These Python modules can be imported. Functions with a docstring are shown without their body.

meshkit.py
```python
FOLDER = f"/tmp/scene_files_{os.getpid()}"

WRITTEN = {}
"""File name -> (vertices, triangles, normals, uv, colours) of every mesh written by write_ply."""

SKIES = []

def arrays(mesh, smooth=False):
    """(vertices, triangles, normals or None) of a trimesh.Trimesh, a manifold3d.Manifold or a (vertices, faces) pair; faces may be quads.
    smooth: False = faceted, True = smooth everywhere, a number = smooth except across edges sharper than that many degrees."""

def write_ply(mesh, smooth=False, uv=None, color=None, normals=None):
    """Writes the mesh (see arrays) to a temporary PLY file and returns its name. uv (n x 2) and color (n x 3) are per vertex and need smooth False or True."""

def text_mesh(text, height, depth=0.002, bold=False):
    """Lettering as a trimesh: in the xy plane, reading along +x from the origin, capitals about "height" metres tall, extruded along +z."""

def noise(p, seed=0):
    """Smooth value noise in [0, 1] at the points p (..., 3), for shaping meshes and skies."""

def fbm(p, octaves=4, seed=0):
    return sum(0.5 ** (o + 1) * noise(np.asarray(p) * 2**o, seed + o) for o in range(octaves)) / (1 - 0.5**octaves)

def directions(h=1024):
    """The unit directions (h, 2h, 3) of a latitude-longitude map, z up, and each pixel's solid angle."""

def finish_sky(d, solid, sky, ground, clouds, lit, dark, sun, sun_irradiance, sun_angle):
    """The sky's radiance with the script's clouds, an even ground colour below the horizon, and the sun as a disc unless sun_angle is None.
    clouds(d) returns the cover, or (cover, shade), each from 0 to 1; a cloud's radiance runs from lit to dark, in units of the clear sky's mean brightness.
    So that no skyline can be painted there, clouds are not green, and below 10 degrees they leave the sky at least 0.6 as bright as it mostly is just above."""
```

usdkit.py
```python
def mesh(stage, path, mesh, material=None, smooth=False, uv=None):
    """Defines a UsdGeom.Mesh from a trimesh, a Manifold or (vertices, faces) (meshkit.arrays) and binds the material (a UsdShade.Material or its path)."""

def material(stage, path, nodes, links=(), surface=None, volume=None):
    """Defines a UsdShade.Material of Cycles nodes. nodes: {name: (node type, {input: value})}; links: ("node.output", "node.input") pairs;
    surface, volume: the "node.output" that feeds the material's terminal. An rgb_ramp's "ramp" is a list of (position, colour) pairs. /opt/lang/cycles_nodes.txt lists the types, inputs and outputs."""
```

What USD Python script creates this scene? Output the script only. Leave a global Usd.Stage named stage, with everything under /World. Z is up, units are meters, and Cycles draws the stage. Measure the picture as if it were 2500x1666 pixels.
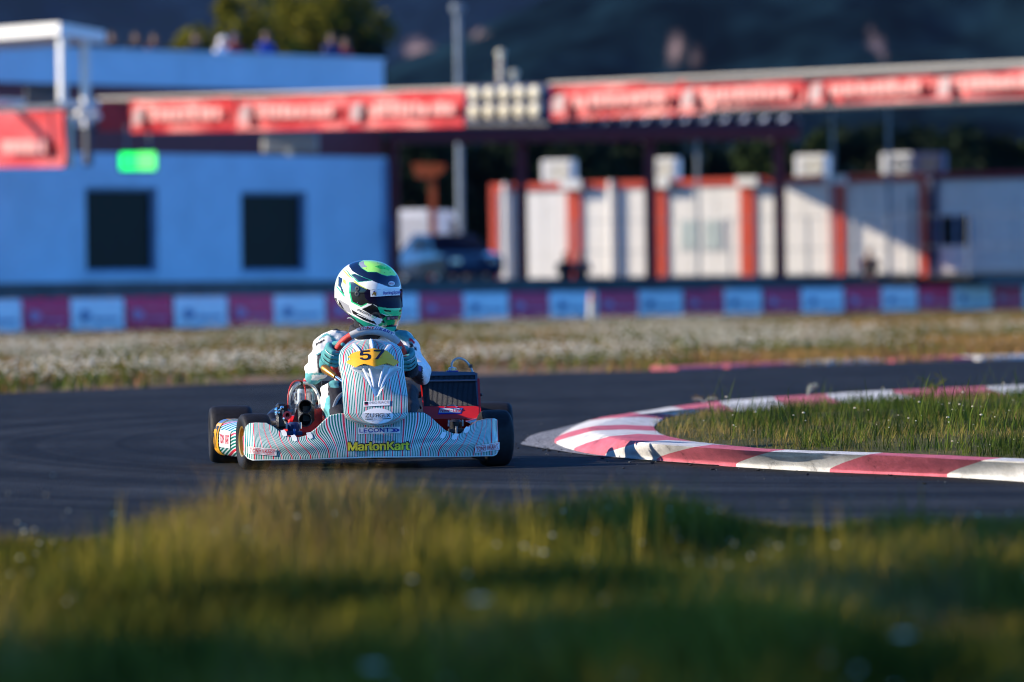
import math, random
import numpy as np, trimesh, usdkit, meshkit
from manifold3d import Manifold
from scipy.spatial import Delaunay
from scipy.interpolate import CubicSpline
from shapely.geometry import Polygon, Point, LineString
import shapely
from shapely import contains_xy
from pxr import Usd, UsdGeom, UsdLux, UsdShade, Gf, Sdf, Vt

stage = Usd.Stage.CreateInMemory()
UsdGeom.SetStageUpAxis(stage, 'Z')
UsdGeom.Xform.Define(stage, '/World')
UsdGeom.Scope.Define(stage, '/World/Looks')

# ---------------------------------------------------------------- camera, sky, sun, exposure
EYE = .816                       # camera height above the asphalt
FOC = 13889.                     # focal length in pixels of the 2500 px wide photograph (200 mm on 36 mm)
PITCH, ROLL = math.atan(131 / FOC), math.radians(.7)
f_ = np.array([0, math.cos(PITCH), -math.sin(PITCH)])
u0_ = np.array([0, math.sin(PITCH), math.cos(PITCH)])
RI = math.cos(ROLL) * np.array([1., 0, 0]) - math.sin(ROLL) * u0_
UP = math.sin(ROLL) * np.array([1., 0, 0]) + math.cos(ROLL) * u0_
CAM = np.array([0, 0, EYE])
cam = UsdGeom.Camera.Define(stage, '/World/camera')
m4 = np.eye(4); m4[:3, 0], m4[:3, 1], m4[:3, 2], m4[:3, 3] = RI, UP, -f_, CAM
cam.AddTransformOp().Set(Gf.Matrix4d(m4.T.tolist()))
cam.CreateFocalLengthAttr(200.); cam.CreateHorizontalApertureAttr(36.)
cam.CreateFStopAttr(2.8); cam.CreateFocusDistanceAttr(25.9)
cam.CreateExposureAttr(0.85)

SUN_EL, SUN_SIDE = math.radians(24), math.radians(4.5)      # from the left, a touch on the camera's side
SUN = np.array([-math.cos(SUN_EL) * math.cos(SUN_SIDE), -math.cos(SUN_EL) * math.sin(SUN_SIDE), math.sin(SUN_EL)])
usdkit.material(stage, '/World/Looks/sky_look', {
    's': ('sky_texture', {'sky_type': 'single_scattering', 'sun_disc': False, 'sun_elevation': SUN_EL, 'sun_rotation': math.atan2(SUN[0], SUN[1]), 'ozone_density': 2.0, 'aerosol_density': .6}),
    'm': ('mix_color', {'blend_type': 'multiply', 'fac': 1., 'use_clamp': False, 'b': (.37, .96, 1.85)}),
    'b': ('background_shader', {'strength': .068})}, [('s.color', 'm.a'), ('m.result', 'b.color')], surface='b.background')
sky = UsdLux.DomeLight.Define(stage, '/World/sky')
UsdShade.MaterialBindingAPI.Apply(sky.GetPrim()).Bind(UsdShade.Material.Get(stage, '/World/Looks/sky_look'))
sky.GetPrim().SetCustomDataByKey('kind', 'structure')
sun = UsdLux.DistantLight.Define(stage, '/World/sun')
sun.CreateIntensityAttr(1.25); sun.CreateAngleAttr(.5); sun.CreateColorAttr(Gf.Vec3f(1, .86, .68))
sun.GetPrim().CreateAttribute('inputs:normalize', Sdf.ValueTypeNames.Bool).Set(True)
zx = np.cross([0, 0, 1.], SUN); zx /= np.linalg.norm(zx); zy = np.cross(SUN, zx)
m4 = np.eye(4); m4[:3, 0], m4[:3, 1], m4[:3, 2] = zx, zy, SUN
sun.AddTransformOp().Set(Gf.Matrix4d(m4.T.tolist()))

# ---------------------------------------------------------------- measuring: a pixel of the photograph and a depth give a point of the place
def ray(x, y): return f_ + RI * (x - 1250) / FOC + UP * (833 - y) / FOC
def P(x, y, d): r = ray(x, y); return CAM + r * (d / r[1])                   # at depth d
def G(x, y, z=0.): r = ray(x, y); return CAM + r * ((z - EYE) / r[2])         # on the level z
S = 2500 / 2353.
def PB(x, y, d): return P(x * S, y * S, d)
def GB(x, y, z=0.): return G(x * S, y * S, z)
def ON(x, y, p, n): r = ray(x * S, y * S); return CAM + r * (np.dot(np.asarray(p) - CAM, n) / np.dot(r, n))   # on a plane
YAW = math.radians(5.5); KART = np.array([-.635, 26.0, 0])
RK = np.array([[math.cos(YAW), -math.sin(YAW), 0], [math.sin(YAW), math.cos(YAW), 0], [0, 0, 1]])
def KL(x, y, yl):                                                            # in the kart's own axes, at its own depth yl behind the front axle
    c = RK.T @ (CAM - KART); r = RK.T @ ray(x, y); return c + r * ((yl - c[1]) / r[1])
def Z(X, Y, yl): return KL(500 + X / 2.904, 620 + Y / 2.904, yl)
def ZV(X, Y, yl):                                                           # the same for arrays
    X, Y, yl = np.broadcast_arrays(np.asarray(X, float), np.asarray(Y, float), np.asarray(yl, float)); x, y = 500 + X / 2.904, 620 + Y / 2.904
    r = (f_ + np.multiply.outer((x - 1250) / FOC, RI) + np.multiply.outer((833 - y) / FOC, UP)) @ RK; c = RK.T @ (CAM - KART)
    return c + r * ((yl - c[1]) / r[..., 1])[..., None]
def HZ(X, Y): return ((800 + X / 7.84 - 500) * 2.904, (620 + Y / 7.84 - 620) * 2.904)

# ---------------------------------------------------------------- naming, prims
used = {}
def numbered(parent, name):
    k = used.setdefault((parent, name), 0); used[(parent, name)] += 1
    return f'{parent}/{name}' if k == 0 else f'{parent}/{name}_{k:03d}'
def path_of(p): return '/World' if p is None else str(p.GetPath())
def tag(o, label=None, cat=None, group=None, kind=None):
    for k, v in (('label', label), ('category', cat), ('group', group), ('kind', kind)):
        if v: o.SetCustomDataByKey(k, v)
    return o
ORIGIN = {}
def thing(name, label, cat, loc=(0, 0, 0), rotz=0., group=None, kind=None):
    x = UsdGeom.Xform.Define(stage, numbered('/World', name)); x.AddTranslateOp().Set(Gf.Vec3d(*map(float, loc)))
    if rotz: x.AddRotateZOp().Set(math.degrees(rotz))
    ORIGIN[str(x.GetPath())] = (np.asarray(loc, float), rotz)
    return tag(x.GetPrim(), label, cat, group, kind)
def root_of(parent):
    return ORIGIN['/'.join(str(parent.GetPath()).split('/')[:3])]
def arr(mesh):
    if hasattr(mesh, 'to_mesh'):
        m = mesh.to_mesh(); return np.array(m.vert_properties[:, :3]), np.array(m.tri_verts)
    if isinstance(mesh, tuple): return np.asarray(mesh[0], float), np.asarray(mesh[1], int)
    return np.array(mesh.vertices), np.array(mesh.faces)
def obj(name, mesh, mat, parent=None, smooth=False, world=True, uv=None, paint=None, label=None):
    """One Mesh prim. world: the vertices are given in world coordinates and are taken into the thing's own axes."""
    v, f = arr(mesh)
    if f.shape[1] == 4: f = np.vstack([f[:, [0, 1, 2]], f[:, [0, 2, 3]]])
    if parent is not None and world:
        loc, rz = root_of(parent); v = v - loc
        if rz: c, s = math.cos(-rz), math.sin(-rz); v = v @ np.array([[c, -s, 0], [s, c, 0], [0, 0, 1]]).T
    if uv is not None or paint is not None: smooth = bool(smooth)
    m = usdkit.mesh(stage, numbered(path_of(parent), name), trimesh.Trimesh(v, f, process=False), MAT[mat] if isinstance(mat, str) else mat, smooth, uv)
    if paint is not None:
        UsdGeom.PrimvarsAPI(m).CreatePrimvar('paint', Sdf.ValueTypeNames.Color3fArray, 'vertex').Set(Vt.Vec3fArray.FromNumpy(np.asarray(paint, np.float32)))
    if label: m.GetPrim().SetCustomDataByKey('label', label)
    return m.GetPrim()
def lobj(*a, **k): return obj(*a, world=False, **k)
def struct(name, mesh, mat, label, **k): return tag(obj(name, mesh, mat, **k), label, kind='structure')
def dup(src, name, loc, rotz, label, cat, group, sx=1.):
    x = UsdGeom.Xform.Define(stage, numbered('/World', name)); x.AddTranslateOp().Set(Gf.Vec3d(*map(float, loc))); x.AddRotateZOp().Set(math.degrees(rotz))
    if sx != 1: x.AddScaleOp().Set(Gf.Vec3f(sx, 1, 1))
    x.GetPrim().GetReferences().AddInternalReference(src.GetPath()); x.GetPrim().SetInstanceable(True)
    return tag(x.GetPrim(), label, cat, group)

# ---------------------------------------------------------------- colours and materials
def lin(*c):
    c = np.array(c, float) / 255; return np.where(c < .04045, c / 12.92, ((c + .055) / 1.055) ** 2.4)
MAT = {}
def M(name, col, rough=.5, metal=0., var=.18, scale=5., bump=0., coat=0., spec=.5, detail=4, space='object', bscale=None):
    col = np.array(col, float)
    n = {'t': ('texture_coordinate', {}), 'n': ('noise_texture', {'scale': scale, 'detail': float(detail), 'roughness': .6}),
         'r': ('rgb_ramp', {'ramp': [(.3, tuple(col * (1 - var))), (.7, tuple(np.minimum(col * (1 + var), 1)))]}),
         'p': ('principled_bsdf', {'roughness': rough, 'metallic': metal, 'coat_weight': coat, 'specular_ior_level': spec})}
    l = [('t.object', 'n.vector'), ('n.fac', 'r.fac'), ('r.color', 'p.base_color')]
    if bump:
        n['n2'] = ('noise_texture', {'scale': bscale or scale * 4, 'detail': 3.}); n['b'] = ('bump', {'strength': 1., 'distance': bump})
        l += [('t.object', 'n2.vector'), ('n2.fac', 'b.height'), ('b.normal', 'p.normal')]
    MAT[name] = usdkit.material(stage, f'/World/Looks/{name}', n, l, surface='p.BSDF'); return MAT[name]
def emit(name, col, strength):
    MAT[name] = usdkit.material(stage, f'/World/Looks/{name}', {'n': ('noise_texture', {'scale': 40.}), 'e': ('emission', {'color': tuple(col), 'strength': strength})}, [], surface='e.emission')
def painted(name, rough=.3, coat=.0, var=.06, scale=30., bump=0., spec=.5):
    n = {'a': ('attribute', {'attribute': 'paint'}), 't': ('texture_coordinate', {}), 'n': ('noise_texture', {'scale': scale, 'detail': 4.}),
         'mr': ('map_range', {'from_min': .3, 'from_max': .7, 'to_min': 1 - var, 'to_max': 1 + var}),
         'm': ('mix_color', {'blend_type': 'multiply', 'fac': 1., 'use_clamp': False}), 'p': ('principled_bsdf', {'roughness': rough, 'coat_weight': coat, 'specular_ior_level': spec})}
    l = [('a.color', 'm.a'), ('t.object', 'n.vector'), ('n.fac', 'mr.value'), ('mr.result', 'm.b'), ('m.result', 'p.base_color')]
    if bump:
        n['b'] = ('bump', {'strength': 1., 'distance': bump}); l += [('n.fac', 'b.height'), ('b.normal', 'p.normal')]
    MAT[name] = usdkit.material(stage, f'/World/Looks/{name}', n, l, surface='p.BSDF')
def leaf(name, col, trans=0., var=.35, scale=1.2):
    col = np.array(col, float)
    n = {'g': ('geometry', {}), 'n': ('noise_texture', {'scale': scale, 'detail': 3.}), 'r': ('rgb_ramp', {'ramp': [(.3, tuple(col * (1 - var))), (.7, tuple(col * (1 + var)))]}), 'd': ('principled_bsdf', {'roughness': .7, 'specular_ior_level': .05})}
    l = [('g.position', 'n.vector'), ('n.fac', 'r.fac'), ('r.color', 'd.base_color')]
    if trans:
        n['tr'] = ('translucent_bsdf', {}); n['mx'] = ('mix_closure', {'fac': trans}); l += [('r.color', 'tr.color'), ('d.BSDF', 'mx.closure1'), ('tr.BSDF', 'mx.closure2')]
    MAT[name] = usdkit.material(stage, f'/World/Looks/{name}', n, l, surface='mx.closure' if trans else 'd.BSDF')

# asphalt: aggregate grain, patches, rubbered arcs that follow the hairpin
MAT['asphalt'] = usdkit.material(stage, '/World/Looks/asphalt', {
    'g': ('geometry', {}), 'n1': ('noise_texture', {'scale': 140., 'detail': 4., 'roughness': .8}), 'mp': ('mapping', {'scale': (4., .4, 1.)}), 'n2': ('noise_texture', {'scale': 1., 'detail': 8., 'roughness': .7}), 'n4': ('noise_texture', {'scale': .4, 'detail': 4.}), 'r4': ('map_range', {'from_min': .35, 'from_max': .65, 'to_min': .6, 'to_max': 1.35, 'clamp': True}), 'm4': ('mix_color', {'blend_type': 'multiply', 'fac': 1., 'use_clamp': False}),
    'v': ('voronoi_texture', {'scale': 95., 'feature': 'f1'}),
    'sb': ('vector_math', {'math_type': 'subtract', 'vector2': (2.6, 31.5, 0)}), 'sc': ('vector_math', {'math_type': 'multiply', 'vector2': (1., .62, 0)}),
    'ln': ('vector_math', {'math_type': 'length'}), 'w1': ('math', {'math_type': 'multiply', 'value2': 1.7}),
    'rn': ('noise_texture', {'dimensions': '1D', 'scale': 1.4, 'detail': 4., 'roughness': .75}),
    'r1': ('rgb_ramp', {'ramp': [(.36, (.003, .004, .005)), (.5, (.0095, .0115, .0135)), (.66, (.05, .052, .055))]}),
    'r2': ('map_range', {'from_min': .35, 'from_max': .62, 'to_min': .4, 'to_max': 1.2, 'clamp': True}),
    'r3': ('map_range', {'from_min': .3, 'from_max': .7, 'to_min': .6, 'to_max': 1.5, 'clamp': True}),
    'm1': ('mix_color', {'blend_type': 'multiply', 'fac': 1., 'use_clamp': False}), 'm2': ('mix_color', {'blend_type': 'multiply', 'fac': 1., 'use_clamp': False}),
    'b': ('bump', {'strength': 1., 'distance': .006}), 'p': ('principled_bsdf', {'roughness': .75, 'specular_ior_level': .15})},
    [('g.position', 'n1.vector'), ('g.position', 'mp.vector'), ('mp.vector', 'n2.vector'), ('g.position', 'n4.vector'), ('n4.fac', 'r4.value'), ('m2.result', 'm4.a'), ('r4.result', 'm4.b'), ('g.position', 'v.vector'), ('g.position', 'sb.vector1'), ('sb.vector', 'sc.vector1'), ('sc.vector', 'ln.vector1'), ('ln.value', 'w1.value1'), ('w1.value', 'rn.w'),
     ('n1.fac', 'r1.fac'), ('rn.fac', 'r2.value'), ('n2.fac', 'r3.value'), ('r1.color', 'm1.a'), ('r2.result', 'm1.b'), ('m1.result', 'm2.a'), ('r3.result', 'm2.b'), ('m4.result', 'p.base_color'),
     ('v.distance', 'b.height'), ('b.normal', 'p.normal')], surface='p.BSDF')
def soil(name, stops, scale, bump):
    MAT[name] = usdkit.material(stage, f'/World/Looks/{name}', {
        'g': ('geometry', {}), 'n': ('noise_texture', {'scale': scale, 'detail': 8., 'roughness': .7}), 'r': ('rgb_ramp', {'ramp': stops}), 'n2': ('noise_texture', {'scale': 18., 'detail': 6.}),
        'b': ('bump', {'strength': 1., 'distance': bump}), 'p': ('principled_bsdf', {'roughness': .95, 'specular_ior_level': .1})},
        [('g.position', 'n.vector'), ('n.fac', 'r.fac'), ('r.color', 'p.base_color'), ('g.position', 'n2.vector'), ('n2.fac', 'b.height'), ('b.normal', 'p.normal')], surface='p.BSDF')
soil('dry_soil', [(.3, (.11, .085, .05)), (.5, (.17, .12, .08)), (.7, (.24, .165, .12))], .5, .05)
soil('turf_soil', [(.3, (.03, .035, .012)), (.55, (.07, .07, .025)), (.75, (.14, .11, .06))], 2., .03)
soil('ground_soil', [(.3, (.07, .065, .035)), (.6, (.15, .12, .075))], .05, .05)

# worn paint on the kerb: white or red, dirt streaks, cracks
def kerb_paint(name, col, scuff):
    MAT[name] = usdkit.material(stage, f'/World/Looks/{name}', {
        'g': ('geometry', {}), 'mp': ('mapping', {'scale': (9., 3., 4.)}), 'n': ('noise_texture', {'scale': 1.6, 'detail': 8., 'roughness': .72}), 'n2': ('noise_texture', {'scale': 70., 'detail': 5., 'roughness': .8}),
        'r': ('rgb_ramp', {'ramp': [(.28, tuple(np.array(col) * .2)), (.38, tuple(np.array(col) * .75)), (.6, col), (.8, tuple(np.minimum(np.array(col) * 1.12 + scuff, .85)))]}),
        'r2': ('rgb_ramp', {'ramp': [(.3, (.35, .35, .35)), (.42, (.9, .9, .9)), (.6, (1, 1, 1))]}), 'm': ('mix_color', {'blend_type': 'multiply', 'fac': .8}),
        'b': ('bump', {'strength': 1., 'distance': .006}), 'p': ('principled_bsdf', {'roughness': .75, 'specular_ior_level': .3})},
        [('g.position', 'mp.vector'), ('mp.vector', 'n.vector'), ('g.position', 'n2.vector'), ('n.fac', 'r.fac'), ('n2.fac', 'r2.fac'), ('r.color', 'm.a'), ('r2.color', 'm.b'), ('m.result', 'p.base_color'),
         ('n2.fac', 'b.height'), ('b.normal', 'p.normal')], surface='p.BSDF')
kerb_paint('kerb_white', (.66, .66, .65), .03); kerb_paint('kerb_red', (.58, .13, .18), .03)

# pin-striped bodywork: the stripe number is the first texture coordinate, plain white where the second is above one
MAT['striped'] = usdkit.material(stage, '/World/Looks/striped', {
    't': ('texture_coordinate', {}), 'x': ('separate_xyz', {}), 'fr': ('math', {'math_type': 'fraction'}), 'fl': ('math', {'math_type': 'floor'}),
    'c': ('math', {'math_type': 'subtract', 'value2': .5}), 'ab': ('math', {'math_type': 'absolute'}),
    'md': ('math', {'math_type': 'floored_modulo', 'value2': 11.}), 'is0': ('math', {'math_type': 'less_than', 'value2': .5}),
    's8': ('math', {'math_type': 'compare', 'value2': 5., 'value3': .4}), 'anyr': ('math', {'math_type': 'maximum'}),
    'w0': ('math', {'math_type': 'multiply_add', 'value2': .12, 'value3': .285}), 'on': ('math', {'math_type': 'less_than'}),
    'pl': ('math', {'math_type': 'less_than', 'value2': 1.}), 'on2': ('math', {'math_type': 'multiply'}),
    'ink': ('mix_color', {'a': (.0, .16, .125), 'b': (.62, .02, .045)}), 'o': ('mix_color', {'a': (.66, .73, .72)}),
    'p': ('principled_bsdf', {'roughness': .22, 'coat_weight': .6, 'coat_roughness': .08})},
    [('t.UV', 'x.vector'), ('x.x', 'fr.value1'), ('x.x', 'fl.value1'), ('fr.value', 'c.value1'), ('c.value', 'ab.value1'), ('fl.value', 'md.value1'), ('md.value', 'is0.value1'), ('md.value', 's8.value1'),
     ('is0.value', 'anyr.value1'), ('s8.value', 'anyr.value2'), ('is0.value', 'w0.value1'), ('ab.value', 'on.value1'), ('w0.value', 'on.value2'), ('x.y', 'pl.value1'), ('on.value', 'on2.value1'), ('pl.value', 'on2.value2'),
     ('anyr.value', 'ink.fac'), ('ink.result', 'o.b'), ('on2.value', 'o.fac'), ('o.result', 'p.base_color')], surface='p.BSDF')
painted('helmet_paint', .12, .9, .04); painted('suit_cloth', .85, 0, .1, 60., .002); painted('hill_cover', 1., 0, .75, .045, 0., .0)
M('white_plastic', (.74, .76, .76), .25, coat=.5, var=.04); M('sticker_white', (.76, .77, .78), .3, var=.03); M('rubber', (.009, .009, .011), .62, var=.35, scale=40, bump=.0015, spec=.25)
M('black_metal', (.012, .012, .014), .35, var=.3, scale=20); M('black_plastic', (.016, .017, .02), .4, var=.3); M('chrome', (.75, .76, .78), .12, 1., .06); M('alloy', (.5, .5, .5), .32, .9, .2, 30)
M('gold_rim', (.62, .36, .08), .3, .8, .15); M('red_paint', (.66, .016, .012), .3, coat=.5, var=.12); M('red_grip', (.56, .03, .02), .6, var=.12, scale=60, bump=.001); M('grey_grip', (.36, .37, .39), .6, var=.12, scale=60, bump=.001)
M('yellow_plate', (.88, .42, .012), .3, coat=.4, var=.05); M('navy_ink', (.006, .008, .03), .4); M('blue_ink', (.01, .015, .3), .4, var=.05); M('red_ink', (.5, .015, .04), .4, var=.05); M('black_ink', (.01, .01, .012), .4)
M('yellow_ink', (.95, .8, .03), .35, var=.05); M('grey_ink', (.2, .2, .22), .4); M('green_ink', (.05, .5, .12), .4); M('clear_hose', (.5, .52, .48), .2, var=.1, coat=.5); M('red_wire', (.6, .03, .02), .35)
M('teal_cloth', (.055, .27, .28), .8, var=.15, scale=40, bump=.002); M('dark_cloth', (.012, .013, .02), .85, var=.3, scale=60, bump=.002); M('copper', (.55, .25, .05), .3, .8, .2)
M('visor_glass', (.006, .004, .02), .1, var=.1, spec=.12); M('radiator_core', (.012, .013, .018), .4, .3, .3, 60); M('radiator_frame', (.13, .16, .2), .4, .5, .15); M('fin_grey', (.04, .045, .055), .5, .2)
M('blue_anodised', (.02, .1, .35), .3, .6); M('seat_shell', (.2, .21, .22), .4, .2)
M('blue_wall', (.56, .66, .76), .8, var=.1, scale=.7, bump=.004, detail=8); M('maroon', (.17, .003, .01), .5, var=.2); M('dark_glass', (.006, .007, .007), .25, var=.3, spec=.12); M('frame_blue', (.16, .26, .42), .5)
M('concrete_dark', (.07, .08, .085), .9, var=.3, scale=2., bump=.01); M('banner_red', (.42, .012, .014), .5, var=.14, scale=3.); M('banner_white', (.6, .26, .23), .55, var=.1); M('emblem_grey', (.28, .2, .2), .5)
M('white_steel', (.68, .67, .63), .4, var=.06); M('cream', (.58, .54, .4), .5, var=.08); M('grey_box', (.36, .34, .29), .5, var=.1); M('dark_grey', (.05, .055, .065), .6); M('navy_paint', (.01, .02, .08), .5)
M('cabin_white', (.66, .64, .6), .6, var=.05, scale=2.); M('cabin_red', (.5, .055, .022), .5, var=.12); M('roof_purple', (.045, .025, .06), .6); M('roof_rib', (.3, .32, .4), .5)
M('tyre_wall_white', (.7, .74, .76), .55, var=.08, scale=2.); M('tyre_wall_maroon', (.82, .008, .085), .55, var=.12, scale=2.); M('banner_blue', (.06, .14, .32), .5); M('banner_pink', (.48, .2, .36), .5)
M('orange_paint', (.62, .13, .04), .5); M('car_white', (.6, .62, .66), .3, coat=.6, var=.04); M('car_dark', (.012, .02, .05), .15, coat=1., var=.2); M('bark', (.07, .05, .035), .9, var=.4, scale=8, bump=.02); M('pole_grey', (.16, .19, .22), .5, .2)
M('pane_pale', (.4, .46, .44), .15, var=.1); M('skin', (.24, .12, .08), .6, var=.08); M('hair_dark', (.015, .011, .009), .7); M('paddock_floor', (.13, .13, .13), .9, var=.2, scale=1.)
for n_, c_ in (('cloth_black', (.012, .012, .016)), ('cloth_navy', (.01, .018, .1)), ('cloth_white', (.66, .66, .74)), ('cloth_red', (.3, .02, .03)), ('cloth_brown', (.08, .03, .03)), ('cloth_blue', (.02, .05, .3)), ('cloth_grey', (.08, .09, .1))): M(n_, c_, .85, var=.2, scale=12)
emit('green_light', (.02, 1., .16), 1.3); emit('green_light_pale', (.14, 1., .2), 1.15)
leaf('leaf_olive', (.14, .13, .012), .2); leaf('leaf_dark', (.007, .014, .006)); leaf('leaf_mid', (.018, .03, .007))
leaf('blade_green', (.105, .11, .01)); leaf('blade_dark', (.042, .048, .005)); leaf('blade_dry', (.26, .18, .06)); leaf('blade_olive', (.19, .155, .02)); leaf('blade_pink', (.2, .115, .06))
leaf('straw', (.27, .155, .05)); leaf('straw_olive', (.17, .135, .025)); leaf('straw_pink', (.27, .125, .065)); leaf('verge_green', (.07, .09, .015))
leaf('turf_green', (.06, .09, .01)); leaf('turf_dark', (.025, .042, .006)); leaf('turf_dry', (.22, .16, .05)); leaf('turf_olive', (.12, .11, .02))
M('petal', (.55, .48, .34), .7, var=.05); M('petal_cream', (.6, .58, .42), .7); M('stalk_grey', (.3, .34, .26), .8)

# ---------------------------------------------------------------- shapes
def cat(ms):
    ms = [arr(m) for m in ms]; n = 0; V, F = [], []
    for v, f in ms: V.append(v); F.append(f + n); n += len(v)
    return np.vstack(V), np.vstack(F)
def box(c, s, rz=0., bev=0.):
    sx, sy, sz = [x / 2 for x in s]
    if bev:
        b = min(bev, sx * .8, sy * .8, sz * .8); pts = []
        for i in (-1, 1):
            for j in (-1, 1):
                for k in (-1, 1):
                    pts += [(i * (sx - b), j * (sy - b), k * sz), (i * (sx - b), j * sy, k * (sz - b)), (i * sx, j * (sy - b), k * (sz - b))]
        v, f = arr(Manifold.hull_points(np.array(pts, np.float64)))
    else:
        m = trimesh.creation.box((2 * sx, 2 * sy, 2 * sz)); v, f = np.array(m.vertices), np.array(m.faces)
    if rz: c_, s_ = math.cos(rz), math.sin(rz); v = v @ np.array([[c_, -s_, 0], [s_, c_, 0], [0, 0, 1]]).T
    return v + np.asarray(c, float), f
def hexa(p):                                # eight corners: bottom four, top four, in the same turning sense
    return np.array(p, float), np.array([(0, 3, 2, 1), (4, 5, 6, 7), (0, 1, 5, 4), (1, 2, 6, 5), (2, 3, 7, 6), (3, 0, 4, 7)])
def fix(m):
    v, f = arr(m)
    if f.shape[1] == 4: f = np.vstack([f[:, [0, 1, 2]], f[:, [0, 2, 3]]])
    t = trimesh.Trimesh(v, f); t.fix_normals(); return np.array(t.vertices), np.array(t.faces)
def tube(pts, r, n=8, caps=True):
    pts = np.asarray(pts, float); r = np.broadcast_to(r, len(pts)).astype(float)
    t = np.gradient(pts, axis=0); t /= np.linalg.norm(t, axis=1, keepdims=True)
    a = np.cross(t[0], [0, 0, 1.]); a = a if np.linalg.norm(a) > .1 else np.cross(t[0], [0, 1., 0]); V = []
    for i in range(len(pts)):
        a = a - t[i] * np.dot(a, t[i]); a /= np.linalg.norm(a); b = np.cross(t[i], a)
        th = np.arange(n) * 2 * math.pi / n
        V.append(pts[i] + r[i] * (np.cos(th)[:, None] * a + np.sin(th)[:, None] * b))
    V = np.vstack(V); F = []
    for i in range(len(pts) - 1):
        for k in range(n): F += [(i * n + k, i * n + (k + 1) % n, (i + 1) * n + (k + 1) % n), (i * n + k, (i + 1) * n + (k + 1) % n, (i + 1) * n + k)]
    if caps:
        c = len(V); V = np.vstack([V, pts[:1], pts[-1:]])
        for k in range(n): F += [(c, (k + 1) % n, k), (c + 1, (len(pts) - 1) * n + k, (len(pts) - 1) * n + (k + 1) % n)]
    return V, np.array(F)
def curve(pts, n=16):
    pts = np.asarray(pts, float); t = np.r_[0, np.cumsum(np.linalg.norm(np.diff(pts, axis=0), axis=1))]
    return CubicSpline(t, pts)(np.linspace(0, t[-1], n))
def cyl(a, b, r, n=16, r2=None): return tube([a, b], [r, r if r2 is None else r2], n)
def lathe(prof, c, axis, n=28):             # profile (along axis, radius)
    axis = np.asarray(axis, float) / np.linalg.norm(axis); a = np.cross(axis, [0, 0, 1.]); a = a if np.linalg.norm(a) > .1 else np.cross(axis, [0, 1., 0]); a /= np.linalg.norm(a); b = np.cross(axis, a)
    th = np.arange(n) * 2 * math.pi / n; V = np.vstack([np.asarray(c) + axis * h + r * (np.cos(th)[:, None] * a + np.sin(th)[:, None] * b) for h, r in prof]); F = []
    for i in range(len(prof) - 1):
        for k in range(n): F += [(i * n + k, (i + 1) * n + (k + 1) % n, i * n + (k + 1) % n), (i * n + k, (i + 1) * n + k, (i + 1) * n + (k + 1) % n)]
    return fix((V, np.array(F)))
def ball(c, r, sub=2, s=(1, 1, 1)):
    m = trimesh.creation.icosphere(sub, 1.); return np.array(m.vertices) * np.asarray(s) * r + np.asarray(c), np.array(m.faces)
def grid_faces(nr, nc, flip=False):
    i = np.arange((nr - 1) * nc).reshape(nr - 1, nc)[:, :-1].ravel(); q = np.stack([i, i + 1, i + nc + 1, i + nc], 1)
    return q[:, ::-1] if flip else q
def sheet(poly, z, holes=(), noise=0., step=None):
    """A level polygon cut into triangles."""
    pg = Polygon(poly, holes) if not isinstance(poly, Polygon) else poly
    v, f = trimesh.creation.triangulate_polygon(pg, engine='earcut')
    v3 = np.c_[v, np.full(len(v), z)]
    if np.cross(v3[f[0, 1]] - v3[f[0, 0]], v3[f[0, 2]] - v3[f[0, 0]])[2] < 0: f = f[:, ::-1]
    return v3, f
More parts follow.
